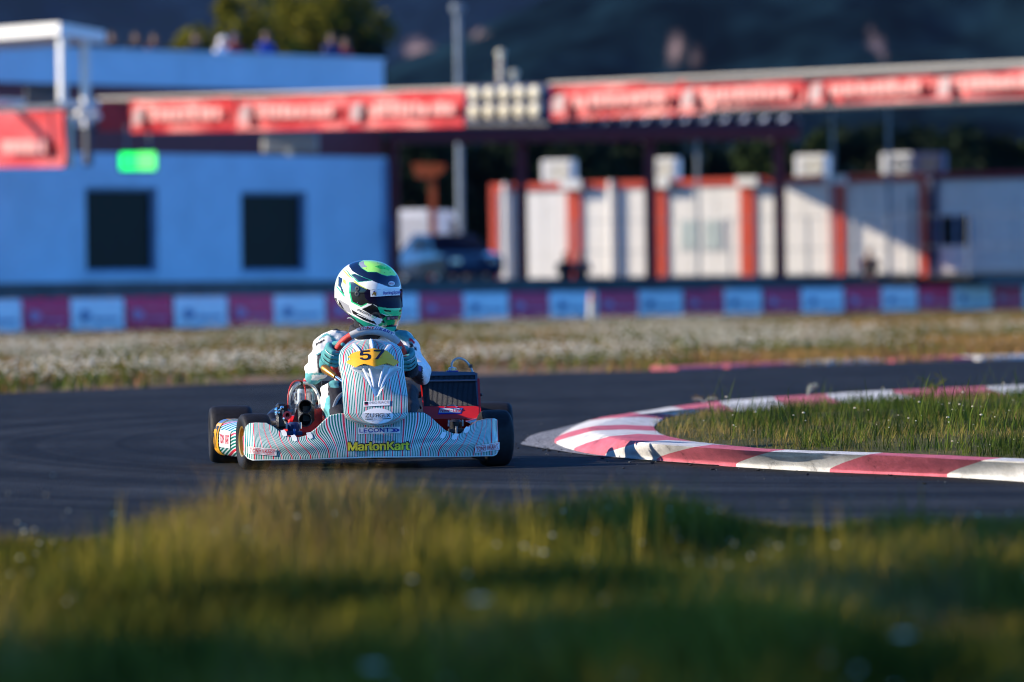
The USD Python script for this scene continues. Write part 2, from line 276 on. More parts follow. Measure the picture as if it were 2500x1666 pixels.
def prism(poly, axis_o, ex, ey, ez, depth):
    """A 2-D polygon in the frame (o; ex, ey), thickened along ez."""
    m = trimesh.creation.extrude_polygon(poly if isinstance(poly, Polygon) else Polygon(poly), depth, engine='earcut')
    B = np.stack([ex, ey, ez], 1); return fix((np.array(m.vertices) @ B.T + np.asarray(axis_o), np.array(m.faces)))
def flesh(bones, edge=.02, smooth=10):
    """One continuous body: hulls of spheres along the bones, joined and smoothed. bones: chains of (point, radius)."""
    parts = []
    for ch in bones:
        for (p, r), (q, s) in zip(ch[:-1], ch[1:]):
            a = Manifold.sphere(r, 16).translate(tuple(map(float, p))); b = Manifold.sphere(s, 16).translate(tuple(map(float, q))); parts.append(Manifold.batch_hull([a, b]))
    m = Manifold.batch_boolean(parts, __import__('manifold3d').OpType.Add).refine_to_length(edge)
    v, f = arr(m); t = trimesh.Trimesh(v, f)
    if smooth: trimesh.smoothing.filter_taubin(t, iterations=smooth)
    return np.array(t.vertices), np.array(t.faces)
def text2d(text, bold=False, mirror=None):
    t = meshkit.text_mesh(text, 1., .1, bold); n = t.face_normals[:, 2] > .5
    f = np.array(t.faces)[n]; v = np.array(t.vertices)[:, :2]; u, inv = np.unique(f.ravel(), return_inverse=True)
    return v[u], inv.reshape(-1, 3)
def subdiv2(v, f, edge):
    v3, f3 = trimesh.remesh.subdivide_to_size(np.c_[v, np.zeros(len(v))], f, edge, max_iter=8); return v3[:, :2], f3
def place_text(text, x0, y0, x1, y1, h, bold=False, shear=0., fit=True, edge=12.):
    """Lettering in picture axes (y down) along the line (x0, y0) - (x1, y1), capitals h tall."""
    v, f = text2d(text, bold); v = v - [v[:, 0].min(), 0]; L = math.hypot(x1 - x0, y1 - y0); k = L / v[:, 0].max()
    a = v[:, 0] * k + v[:, 1] * h * shear; b = v[:, 1] * h; c, s = (x1 - x0) / L, (y1 - y0) / L
    return subdiv2(np.c_[x0 + a * c + b * s, y0 + a * s - b * c], f[:, ::-1], edge)
def flat_poly(pts, edge=14.):
    v, f = trimesh.creation.triangulate_polygon(Polygon(pts), engine='earcut'); return subdiv2(v, f, edge)
def up_facing(m, toward):
    v, f = m; n = np.cross(v[f[:, 1]] - v[f[:, 0]], v[f[:, 2]] - v[f[:, 0]]).sum(0)
    return (v, f if np.dot(n, toward) > 0 else f[:, ::-1])
def instancer(name, protos, pos, ang, scl, idx, label, tilt=None, kind='stuff', cat_=None):
    pi = UsdGeom.PointInstancer.Define(stage, numbered('/World', name)); pp = str(pi.GetPath()); paths = []
    for k, (nm, mesh, mat) in enumerate(protos):
        v, f = arr(mesh); q = usdkit.mesh(stage, numbered(pp, nm), trimesh.Trimesh(v, f, process=False), MAT[mat]); paths.append(q.GetPath())
    pi.CreatePrototypesRel().SetTargets(paths)
    pi.CreatePositionsAttr(Vt.Vec3fArray.FromNumpy(np.asarray(pos, np.float32))); pi.CreateProtoIndicesAttr(Vt.IntArray.FromNumpy(np.asarray(idx, np.int32)))
    pi.CreateScalesAttr(Vt.Vec3fArray.FromNumpy(np.repeat(np.asarray(scl, np.float32)[:, None], 3, 1) if np.ndim(scl) == 1 else np.asarray(scl, np.float32)))
    pi.CreateOrientationsAttr(Vt.QuathArray([Gf.Quath(math.cos(a / 2), 0, 0, math.sin(a / 2)) for a in ang]))
    return tag(pi.GetPrim(), label, cat_, kind=kind)
rng = np.random.default_rng(57)

# ================================================================ THE SETTING
struct('ground', sheet([(-2600, -60), (2600, -60), (2600, 5700), (-2600, 5700)], -.03), 'ground_soil', 'wide dry ground around the race track')
far_edge = [GB(*p) for p in ((0, 905), (550, 881), (1100, 862), (1480, 853), (1900, 838), (2353, 825))]
near_edge = [(-2.6, 18.7), (-1.35, 18.7), (-.4, 19.2), (.5, 19.3), (1.3, 18.9), (2.4, 18.3), (5, 16.5), (12, 11)]
track_poly = [(14, 75)] + [tuple(p[:2]) for p in far_edge[::-1]] + [(-8, 43), (-11, 37), (-12, 31), (-9.5, 24.5), (-5.5, 20.2)] + near_edge + [(18, 14), (22, 40)]
struct('track', sheet(track_poly, 0.), 'asphalt', 'dark asphalt race track with rubbered arcs round the hairpin')

# kerb of the hairpin: outer foot, crest, inner edge of each joint between the painted blocks, measured on the picture
def z8(p, z): return G(1250 + p[0] / 1.8824, 820 + p[1] / 1.8824, z)
joints = [((2700, 702), (2900, 600), (3080, 590)), ((2000, 650), (2170, 572), (2340, 562)), ((1460, 627), (1630, 548), (1780, 538)), ((1030, 603), (1190, 533), (1330, 525)), ((665, 577), (840, 512), (1000, 499)),
          ((430, 555), (590, 490), (830, 480)), ((285, 530), (450, 462), (700, 452)), ((205, 500), (375, 437), (665, 434)), ((215, 472), (372, 416), (652, 411)), ((340, 405), (480, 378), (690, 378)),
          ((530, 370), (600, 359), (745, 360)), ((720, 340), (790, 338), (880, 348)), ((950, 312), (970, 318), (1020, 343)), ((1200, 292), (1215, 298), (1270, 328)), ((1440, 277), (1455, 283), (1520, 310)),
          ((1740, 260), (1760, 265), (1890, 293)), ((2170, 242), (2190, 247), (2290, 281)), ((2700, 222), (2720, 226), (2850, 263)), ((3300, 202), (3320, 206), (3500, 245))]
JO = np.array([z8(a, 0) for a, b, c in joints]); JC = np.array([z8(b, .085) for a, b, c in joints]); JI = np.array([z8(c, .06) for a, b, c in joints])
tk = np.arange(len(joints)); spO, spC, spI = CubicSpline(tk, JO), CubicSpline(tk, JC), CubicSpline(tk, JI)
kerb = thing('kerb', 'raised red and white painted kerb round the hairpin island', None, (0, 0, 0), kind='structure')
for k in range(len(joints) - 1):
    t = np.linspace(k, k + 1, 8); rows = []
    o, c, i = spO(t), spC(t), spI(t); o[:, 2] = 0; c[:, 2] = .085; i[:, 2] = .055
    for a in (-.06, 0, .1, .35, .65, .88, 1):                               # rising face
        p = o + (c - o) * max(a, 0); p[:, 2] = -.02 if a < 0 else .012 + .073 * (a ** .8); rows.append(p)
    for a in (.12, .5, 1): p = c + (i - c) * a; p[:, 2] = .085 - .03 * a * a; rows.append(p)
    p = i.copy(); p[:, 2] = -.02; rows.append(p)
    V = np.vstack(rows); V[:, 2] += .004 * (meshkit.noise(V * 9.) - .5)
    F = grid_faces(len(rows), 8)
    F = np.vstack([F, [[0, 1, 6, 7]]])[:-1]
    obj('kerb_block', up_facing((V, np.vstack([F[:, [0, 1, 2]], F[:, [0, 2, 3]]])), [0, 0, 1]), 'kerb_white' if k % 2 == 0 else 'kerb_red', kerb, smooth=35)
t = np.linspace(3.2, 11.2, 60); o = spO(t); o[:, 2] = .004; cen = np.array([1.6, 31.5, .004])
nrm = o - spI(t); nrm[:, 2] = 0; nrm /= np.linalg.norm(nrm, axis=1, keepdims=True)
wid = .02 + .19 * np.exp(-((t - 7.4) / 1.7) ** 2)
V = np.vstack([o - .05 * nrm, o + wid[:, None] * nrm]); F = grid_faces(2, 60)
MAT['worn_line'] = usdkit.material(stage, '/World/Looks/worn_line', {
    'g': ('geometry', {}), 'n': ('noise_texture', {'scale': 45., 'detail': 8., 'roughness': .8}), 'r': ('rgb_ramp', {'ramp': [(.46, (.04, .04, .042)), (.6, (.42, .42, .42))]}), 'p': ('principled_bsdf', {'roughness': .8})},
    [('g.position', 'n.vector'), ('n.fac', 'r.fac'), ('r.color', 'p.base_color')], surface='p.BSDF')
struct('edge_line', up_facing((V, np.vstack([F[:, [0, 1, 2]], F[:, [0, 2, 3]]])), [0, 0, 1]), 'worn_line', 'worn white paint line round the tip of the kerb')

# grass island inside the kerb
tt = np.linspace(0, len(joints) - 1, 120); inner = spI(tt)[:, :2]
isl = Polygon(list(map(tuple, inner)) + [(12, 70), (14, 45), (9, 22)]).buffer(0)
gx, gy = np.meshgrid(np.arange(.3, 14, .3), np.arange(20, 72, .35)); pts = np.c_[gx.ravel(), gy.ravel()]
pts = np.vstack([pts[contains_xy(isl.buffer(-.12), pts[:, 0], pts[:, 1])], np.array(isl.exterior.coords)[:-1]])
tri = Delaunay(pts).simplices; cc = pts[tri].mean(1); tri = tri[contains_xy(isl, cc[:, 0], cc[:, 1])]
d_in = np.array([isl.exterior.distance(Point(p)) for p in pts])
hz = .05 + .05 * np.clip(d_in / 1.2, 0, 1) + .05 * (meshkit.fbm(np.c_[pts * 1.1, np.zeros(len(pts))]) - .5) * np.clip(d_in * 2, 0, 1)
struct('island', up_facing((np.c_[pts, hz], tri), [0, 0, 1]), 'turf_soil', 'low grassy island inside the hairpin kerb')

# dry verge beyond the track, the service lane behind it, the paddock
verge_poly = [tuple(p[:2]) for p in far_edge] + [(40, 80), (40, 138), (GB(2353, 724)[0], GB(2353, 724)[1]), tuple(GB(1400, 745)[:2]), tuple(GB(700, 762)[:2]), tuple(GB(0, 785)[:2]), (-25, 96), (-25, 40), (-8, 43.3)]
struct('verge', sheet(verge_poly, -.012), 'dry_soil', 'dry flowery verge between the track and the barrier')
M('lane_asphalt', (.06, .062, .066), .85, var=.3, scale=.6, space='object')
struct('service_lane', sheet([(-30, 92), tuple(GB(0, 786)[:2]), tuple(GB(700, 763)[:2]), tuple(GB(1400, 746)[:2]), tuple(GB(2353, 725)[:2]), (45, 139), (45, 176), (-30, 122)], -.02), 'lane_asphalt', 'narrow asphalt lane at the foot of the barrier')
bar_pts = [GB(*p) for p in ((-150, 769), (0, 765), (370, 757), (700, 748), (1040, 737), (1400, 729), (1780, 722), (2160, 714), (2353, 710), (2500, 706))]
bline = LineString([tuple(p[:2]) for p in bar_pts])
wl = bline.parallel_offset(1.6, 'left'); wc = np.array(wl.coords)
if wc[0, 0] > wc[-1, 0]: wc = wc[::-1]
struct('paddock_floor', sheet([tuple(p) for p in wc] + [(60, wc[-1, 1] + 20), (60, 260), (-60, 260), (-60, wc[0, 1] - 5)], .93), 'paddock_floor', 'raised paved paddock behind the barrier')
rw = thing('retaining_wall', 'long low dark concrete wall directly behind the barrier row', 'wall', (0, 0, 0))
for a, b in zip(wc[:-1], wc[1:]):
    n = np.array([-(b - a)[1], (b - a)[0]]); n /= np.linalg.norm(n); w_ = n * .3
    for lo, hi, nm, w2 in ((-.1, .97, 'wall_panel', w_), (.97, 1.04, 'coping', w_ * 1.4)):
        if nm == 'coping': a2, b2 = a - n * .06, b - n * .06
        else: a2, b2 = a, b
        q = [(*a2, lo), (*b2, lo), (*(b2 + w2), lo), (*(a2 + w2), lo), (*a2, hi), (*b2, hi), (*(b2 + w2), hi), (*(a2 + w2), hi)]
        obj(nm, fix(hexa(q)), 'concrete_dark', rw)

# far kerb at the outer edge of the track
fk = thing('far_kerb', 'flat red and white kerb along the far edge of the track', None, (0, 0, 0), kind='structure')
fe = [((740, 153), (950, 145), 1), ((980, 144), (1130, 137), 1), ((1130, 137), (1300, 130), 1), ((1330, 129), (1520, 121), 0), ((1520, 121), (1700, 115), 0), ((1740, 114), (1930, 109), 1), ((1930, 109), (2110, 105), 1), ((2140, 104), (2353, 99), 0), ((2353, 99), (2600, 92), 0), ((2600, 92), (2900, 85), 1)]
for a, b, r in fe:
    A, B_ = z8((a[0], a[1] + 4), 0), z8((b[0], b[1] + 4), 0); n = np.array([-(B_ - A)[1], (B_ - A)[0], 0]); n /= np.linalg.norm(n); A, B_ = A - n * .05, B_ - n * .05
    q = [A - [0, 0, .03], B_ - [0, 0, .03], B_ + n * .3 - [0, 0, .03], A + n * .3 - [0, 0, .03], A + [0, 0, .02], B_ + [0, 0, .02], B_ + n * .3 + [0, 0, .035], A + n * .3 + [0, 0, .035]]
    obj('kerb_block', fix(hexa(q)), 'kerb_red' if r else 'kerb_white', fk)

# ---------------------------------------------------------------- hills
def ridge(X, prof): return np.interp(X, [p[0] for p in prof], [p[1] for p in prof])
def px_height(pts, d): return [(P(x * S, y * S, d)[0], P(x * S, y * S, d)[2]) for x, y in pts]
DN, DF = 2000., 4500.
near_prof = px_height([(-2500, 300), (300, 280), (750, 230), (890, 200), (960, 158), (1050, 118), (1150, 62), (1300, 5), (1500, -60), (1800, -160), (2353, -260), (3200, -300), (5000, -200)], DN)
far_prof = px_height([(-3000, -260), (-500, -160), (200, -90), (700, -60), (1100, -70), (1600, -40), (2400, -100), (4000, -200)], DF)
def px_rock(x, y, rx, ry, d): p = PB(x, y, d); return (p[0], p[2], rx * S / FOC * d, ry * S / FOC * d)
def land(X, Y, prof, y0, yr, base, rocks, sc, seed, rock_bias):
    top = ridge(X, prof); k = np.clip((Y - y0) / (yr - y0), 0, 1); st = lambda a, b, z: np.stack([X / a, Y / b, 0 * X + z], -1)
    n = meshkit.fbm(st(sc, sc * 1.3, 0), 5, seed) - .5; g = np.abs(meshkit.noise(st(sc * .5, sc * 3.5, 0) + np.stack([Y / sc / 1.6, 0 * Y, 0 * Y], -1), seed) - .5)
    H = np.where(Y <= yr, top * k, top * np.clip(1 - (Y - yr) / 1500, -.2, 1)) + sc * .5 * n * np.clip(k * 3, 0, 1) * np.clip(np.abs(Y - yr) / 60, 0, 1) - sc * .3 * g * np.clip(k * 3, 0, 1) * (1 - k)
    m = meshkit.fbm(st(sc * .16, sc * .3, 3), 5, seed + 2)[..., None]; C_ = np.array(base) * np.clip(.15 + 2.6 * (m - .2), .05, 2.4)
    r = np.clip((meshkit.fbm(st(sc * .35, sc * .7, 9), 4, seed + 5) - rock_bias) * 6, 0, .5)[..., None]
    for cx, cz, rx, rz in rocks:
        q = (((X - cx) / rx) ** 2 + ((H - cz + (X - cx) * .5) / rz) ** 2) ** .5 * (.7 + .8 * meshkit.fbm(st(rx * .5, rx, 1), 3, seed)); r = np.maximum(r, np.clip(2.2 - q * 2, 0, 1)[..., None])
    return H, C_ * (1 - r) + np.array([.2, .14, .13]) * r
def hill(name, mid, wide, ny, y0, y1, hfun, label):
    xs_ = np.unique(np.r_[np.linspace(-wide, -mid, 30), np.linspace(-mid, mid, 300), np.linspace(mid, wide, 30)]); X, Y = np.meshgrid(xs_, np.linspace(y0, y1, ny)); H, Cc = hfun(X, Y)
    return struct(name, (np.c_[X.ravel(), Y.ravel(), H.ravel()], grid_faces(ny, len(xs_))), 'hill_cover', label, smooth=True, paint=Cc.reshape(-1, 3))
hill('hill', 240, 1300, 150, 1150, 2900, lambda X, Y: land(X, Y, near_prof, 1150, DN, (.0025, .008, .012), [px_rock(1555, 130, 42, 16, 1750), px_rock(1990, 120, 14, 40, 1700), px_rock(1100, 92, 26, 7, 1960)], 90., 3, .86), 'dark wooded hillside with pale bare rock patches behind the paddock')
hill('mountain', 520, 2600, 150, 2950, 5600, lambda X, Y: land(X, Y, far_prof, 2950, DF, (.002, .006, .014), [px_rock(965, 108, 50, 40, 3960)], 220., 11, .86), 'deep blue far mountain filling the background')
# the air: the hills fade to blue
MAT['haze'] = usdkit.material(stage, '/World/Looks/haze', {'v': ('principled_volume', {'color': (.3, .52, .95), 'density': .000014, 'anisotropy': .1})}, volume='v.volume')
hb = box((0, 2850, 199.5), (5400, 5900, 401)); tag(obj('haze', hb, 'haze'), 'thin blue air between the paddock and the hills', kind='stuff')

# crumbs of rubber and grit off the racing line and along the kerb's foot
rb_ = np.random.default_rng(9); tq = rb_.uniform(.6, 10.5, 110); fo = spO(tq); no = fo - spI(tq); no[:, 2] = 0; no /= np.linalg.norm(no, axis=1, keepdims=True); gp = fo + no * np.abs(rb_.normal(0, .3, 110))[:, None] + no * .03
gp[:, 2] = .004
instancer('rubber_crumbs', [('crumb', ball((0, 0, 0), .006, 0, (1.5, .8, .6)), 'rubber'), ('grit', ball((0, 0, 0), .0045, 0, (1, .8, .7)), 'concrete_dark')], gp, rb_.uniform(0, 6.28, len(gp)), rb_.uniform(.4, 1.5, len(gp)), rb_.integers(0, 2, len(gp)), 'crumbs of tyre rubber and grit strewn along the kerb foot')

# ================================================================ BEHIND THE TRACK
# ---------------------------------------------------------------- barrier of banner-wrapped blocks
xs = [-95, 22, 137, 260, 372, 495, 602, 720, 830, 935, 1040, 1145, 1240, 1350, 1447, 1550, 1645, 1732, 1820, 1917, 2005, 2087, 2168, 2260, 2330, 2420]
def bar_at(x):                                                  # where the barrier line meets the view plane through column x
    r = ray(x * S, 760); k = LineString([(0, 0), (r[0] * 400, r[1] * 400)]).intersection(bline); return np.array([k.x, k.y])
ends = [bar_at(x) for x in xs]
def barrier_block(name, label, white, A, B_, loc, rz, L):
    t = thing(name, label, 'barrier block', (*loc, 0), rz, 'banner-wrapped barrier blocks in a row')
    nx, nz = 14, 7; X, Zz = np.meshgrid(np.linspace(-L / 2, L / 2, nx), np.linspace(.03, .7, nz)); r = np.random.default_rng(5 + white)
    Y = -.28 + .025 * np.sin(X * 9 + Zz * 5) * np.cos(Zz * 7) - .03 * np.sin((Zz - .03) / .67 * math.pi)
    V = np.c_[X.ravel(), Y.ravel(), Zz.ravel()]; F = grid_faces(nz, nx)
    top = np.c_[X[-1], np.full(nx, .3), np.full(nx, .69)]; V = np.vstack([V, top]); o = (nz - 1) * nx
    F = np.vstack([F, [(o + i, o + i + 1, nz * nx + i + 1, nz * nx + i) for i in range(nx - 1)]])
    lobj('banner', (V, F), 'tyre_wall_white' if white else 'tyre_wall_maroon', t, smooth=True)
    for i, cx in enumerate(np.linspace(-L / 2 + .18, L / 2 - .18, 6)):                         # the tyre stacks inside
        lobj('tyre_stack', lathe([(0, .05), (0, .15), (.03, .17), (.09, .17), (.11, .15), (.13, .17), (.2, .17), (.22, .15), (.25, .17), (.42, .17), (.44, .15), (.46, .17), (.62, .17), (.65, .14), (.65, .05)], (cx, .0, .01), (0, 0, 1), 14), 'rubber', t, smooth=30)
    m = 'banner_blue' if white else 'banner_pink'
    ring = [(math.cos(a) * .2 * (1 + .25 * math.cos(3 * a)) - L * .27, math.sin(a) * .12 + .33) for a in np.linspace(0, 2 * math.pi, 20)[:-1]]
    lobj('emblem', prism(ring, (0, -.33, 0), [1, 0, 0], [0, 0, 1], [0, -1, 0], .012), m, t)
    V, F = [], []
    bars = [box((-.1 * L + .055 * L * i, -.335, .24), ((.042 if i % 3 else .03) * L, .012, .05 + .02 * (i % 2))) for i in range(9)]
    lobj('lettering', cat(bars), m, t)
    return t
firsts = {}
ordn = ['', 'second', 'third', 'fourth', 'fifth', 'sixth', 'seventh', 'eighth', 'ninth', 'tenth', 'eleventh', 'twelfth', 'thirteenth', 'fourteenth']
cnt = {0: 0, 1: 0}
for k in range(len(xs) - 1):
    A, B_ = ends[k], ends[k + 1]; c = (A + B_) / 2; L = np.linalg.norm(B_ - A); rz = math.atan2(B_[1] - A[1], B_[0] - A[0]); w = 1 if k % 2 == 0 else 0
    col = ('maroon', 'white')[w]; emb = ('pale emblem', 'dark blue emblem')[w]; i = cnt[w]; cnt[w] += 1
    lab = f'{col} banner barrier block with {emb}, ' + ('leftmost of its colour' if i == 0 else f'{ordn[i]} of its colour from the left')
    if 775 < (xs[k] + xs[k + 1]) / 2 < 915: lab = f'{col} banner barrier block behind the driver helmet'
    if w not in firsts: firsts[w] = (barrier_block('barrier_block', lab, w, A, B_, c, rz, L - .03), L - .03)
    else: dup(firsts[w][0], 'barrier_block', (*c, 0), rz, lab, 'barrier block', 'banner-wrapped barrier blocks in a row', (L - .03) / firsts[w][1])

# ---------------------------------------------------------------- blue building
BA = PB(0, 400, 138.); BB = PB(889, 400, 149.4); BA[2] = BB[2] = 0
ub = (BA - BB); LB = np.linalg.norm(ub); ub /= LB; nb = np.array([-ub[1], ub[0], 0]); nb = nb if nb[1] < 0 else -nb; UPZ = np.array([0, 0, 1.])
def on_wall(x, y): q = ON(x, y, BB, nb) - BB; return float(np.dot(q, ub)), float(q[2])
bld = thing('blue_building', 'two-storey light blue building with maroon band and two dark windows', 'building', BB)
def wall_poly(pts, holes, o, depth, name, mat):
    return obj(name, prism(Polygon(pts, holes), BB + nb * o, ub, UPZ, -nb, depth), mat, bld)
wins = []
for x0, y0, x1, y1 in ((196, 430, 364, 627), (553, 440, 707, 626)):
    a, b = on_wall(x0, y0), on_wall(x1, y1); wins.append((b[0], b[1], a[0], a[1]))
LW = LB + 9.
wl_t = on_wall(893, 362)[1]; wu_b = on_wall(890, 215)[1]; wu_t = on_wall(886, 141)[1]
wall_poly([(0, .9), (LW, .9), (LW, wl_t), (0, wl_t)], [[(a, b), (c, b), (c, d), (a, d)] for a, b, c, d in wins], 0, .35, 'lower_wall', 'blue_wall')
obj('core', prism([(.05, .9), (LW, .9), (LW, wl_t), (.05, wl_t)], BB - nb * .45, ub, UPZ, -nb, 9.), 'blue_wall', bld)
wall_poly([(.02, wl_t), (LW, wl_t), (LW, wu_b), (.02, wu_b)], [], -.12, 9., 'fascia_band', 'maroon')
up_w = obj('upper_wall', prism([(0.08, wu_b), (LW, wu_b), (LW, wu_t), (.08, wu_t)], BB, ub, UPZ, -nb, .3), 'blue_wall', bld)
obj('coping', prism([(.04, wu_t), (LW, wu_t), (LW, wu_t + .07), (.04, wu_t + .07)], BB + nb * .04, ub, UPZ, -nb, .38), 'blue_wall', bld)
ROOF = wu_t - 1.05
obj('roof', prism([(.08, wu_b), (LW, wu_b), (LW, ROOF), (.08, ROOF)], BB - nb * .3, ub, UPZ, -nb, 9.), 'concrete_dark', bld)
for a, b, c, d in wins:
    w = obj('window', prism(Polygon([(a, b), (c, b), (c, d), (a, d)], [[(a + .09, b + .09), (c - .09, b + .09), (c - .09, d - .09), (a + .09, d - .09)]]), BB - nb * .14, ub, UPZ, -nb, .1), 'frame_blue', bld)
    obj('pane', prism([(a + .09, b + .09), (c - .09, b + .09), (c - .09, d - .09), (a + .09, d - .09)], BB - nb * .18, ub, UPZ, -nb, .03), 'dark_glass', w)
    obj('sill', prism([(a - .05, b - .1), (c + .05, b - .1), (c + .05, b - .004), (a - .05, b - .004)], BB + nb * .06, ub, UPZ, -nb, .2), 'blue_wall', w)
obj('downpipe', tube([BB + ub * .12 + nb * .08 + UPZ * .95, BB + ub * .12 + nb * .08 + UPZ * (wl_t - .1)], .05), 'frame_blue', bld)
obj('pipe_bracket', box(BB + ub * .12 + nb * .1 + UPZ * 2.4, (.16, .16, .5)), 'frame_blue', bld)

# ---------------------------------------------------------------- spectators on the roof
def spectator(x, y, top, skin, hair, label, lean=0., face=0.):
    """Stands on the roof behind the parapet, forearms near its edge."""
    d = ON(x, y, BB - nb * .85, nb); b = np.array([d[0], d[1], ROOF]); h = max(1.55, min(1.9, d[2] - ROOF)); k = h / 1.72
    t = thing('person', label, 'person', b, math.atan2(nb[1], nb[0]) + math.pi / 2, 'spectators on the roof of the blue building')
    q = lambda x, y, z: (np.array([x, y, z]) * k)
    lobj('body', flesh([[(q(.1, 0, .08), .05), (q(.1, 0, .5), .06), (q(.09, .0, .92), .09), (q(0, 0, 1.0), .13), (q(0, -.02, 1.3), .14), (q(0, -.04, 1.47), .06), (q(0, -.07 - lean, 1.58), .085), (q(0, -.08 - lean, 1.645), .085)],
                        [(q(-.1, 0, .08), .05), (q(-.1, 0, .5), .06), (q(-.09, .0, .92), .09), (q(0, 0, 1.0), .13)], [(q(.1, 0, .06), .045), (q(.1, -.15, .04), .04)], [(q(-.1, 0, .06), .045), (q(-.1, -.15, .04), .04)],
                        [(q(0, -.02, 1.38), .08), (q(.19, -.02, 1.36), .065), (q(.25, -.1, 1.1), .045), (q(.16, -.36, 1.08), .035), (q(.1, -.42, 1.08), .03)], [(q(0, -.02, 1.38), .08), (q(-.19, -.02, 1.36), .065), (q(-.25, -.1, 1.1), .045), (q(-.16, -.36, 1.08), .035), (q(-.1, -.42, 1.08), .03)],
                        [(q(0, -.15 - lean, 1.6), .018), (q(0, -.172 - lean, 1.585), .016)]], .05, 6), 'skin', t, smooth=True)
    lobj('jacket', flesh([[(q(0, 0, .88), .155), (q(0, -.02, 1.3), .165), (q(0, -.03, 1.45), .085)], [(q(0, -.02, 1.36), .1), (q(.2, -.02, 1.36), .085), (q(.255, -.1, 1.1), .065), (q(.12, -.39, 1.09), .05)], [(q(0, -.02, 1.36), .1), (q(-.2, -.02, 1.36), .085), (q(-.255, -.1, 1.1), .065), (q(-.12, -.39, 1.09), .05)]], .06, 6), top, t, smooth=True)
    lobj('trousers', flesh([[(q(.1, 0, .12), .07), (q(.1, 0, .5), .08), (q(.09, 0, .9), .115), (q(0, 0, .93), .135)], [(q(-.1, 0, .12), .07), (q(-.1, 0, .5), .08), (q(-.09, 0, .9), .115), (q(0, 0, .93), .135)]], .07, 5), 'cloth_grey', t, smooth=True)
    lobj('hair', flesh([[(q(0, -.09 - lean, 1.675), .086), (q(0, .0 - lean, 1.64), .088), (q(0, .01 - lean, 1.55), .08)]], .04, 4), hair, t, smooth=True)
    return t
for a in ((172, 66, 'cloth_black', 'skin', 'hair_dark', 'person in black behind the white steel roof, leftmost on the building roof'),
          (255, 80, 'cloth_black', 'skin', 'hair_dark', 'person in black just right of the white steel roof'),
          (310, 78, 'cloth_black', 'skin', 'hair_dark', 'person in dark jacket left of the bare-faced spectator'),
          (352, 84, 'cloth_brown', 'skin', 'hair_dark', 'person in brown jacket between two dark-clad spectators'),
          (447, 78, 'cloth_black', 'skin', 'hair_dark', 'person in black jacket left of the white-shirted spectator'),
          (508, 96, 'cloth_white', 'skin', 'cloth_white', 'person in white shirt leaning low on the parapet'),
          (535, 80, 'cloth_red', 'skin', 'cloth_navy', 'person in dark red jacket beside the white-shirted spectator'),
          (608, 74, 'cloth_blue', 'skin', 'hair_dark', 'person in bright blue jacket in front of the tree'),
          (758, 80, 'cloth_navy', 'skin', 'hair_dark', 'person in navy jacket, left one of the close pair'),
          (790, 90, 'cloth_red', 'skin', 'hair_dark', 'person in reddish dark jacket, rightmost on the roof')):
    spectator(*a)

# ---------------------------------------------------------------- start gantry: beams with red banners, lamp board, white tower
gan = thing('start_gantry', 'long red banner-covered gantry beam above the barrier', 'gantry', PB(1160, 640, 130.) * [1, 1, 0])
def panel(name, c, mat, parent, th=.05, wave=0., seed=0, n=9):
    """A hanging cloth between four picture corners at their own depths: top left, top right, bottom right, bottom left as (x, y, d)."""
    p = [PB(*q) for q in c]; U, V_ = np.meshgrid(np.linspace(0, 1, n), np.linspace(0, 1, 6)); U, V_ = U[..., None], V_[..., None]
    g = (p[3] * (1 - U) + p[2] * U) * (1 - V_) + (p[0] * (1 - U) + p[1] * U) * V_
    ex = p[1] - p[0]; nn = np.cross(ex, [0, 0, 1.]); nn /= np.linalg.norm(nn); nn = nn if nn[1] < 0 else -nn
    w = (meshkit.fbm(np.concatenate([U * 5 + V_ * 3, V_ * 2, U * 0 + seed], -1), 3) - .5)[..., None] * wave
    fr = (g + nn * (th / 2 + w)).reshape(-1, 3); bk = (g - nn * (th / 2 - w)).reshape(-1, 3); N = n * 6
    F = [tuple(q) for q in grid_faces(6, n)] + [tuple(q + N) for q in grid_faces(6, n, True)]
    for i in range(n - 1): F += [(i, N + i, N + i + 1, i + 1), (5 * n + i, 5 * n + i + 1, N + 5 * n + i + 1, N + 5 * n + i)]
    for j in range(5): F += [(j * n, (j + 1) * n, N + (j + 1) * n, N + j * n), (j * n + n - 1, N + j * n + n - 1, N + (j + 1) * n + n - 1, (j + 1) * n + n - 1)]
    return obj(name, fix((np.vstack([fr, bk]), np.array(F))), mat, parent, smooth=30)
def lerp(a, b, t): return a + (b - a) * t
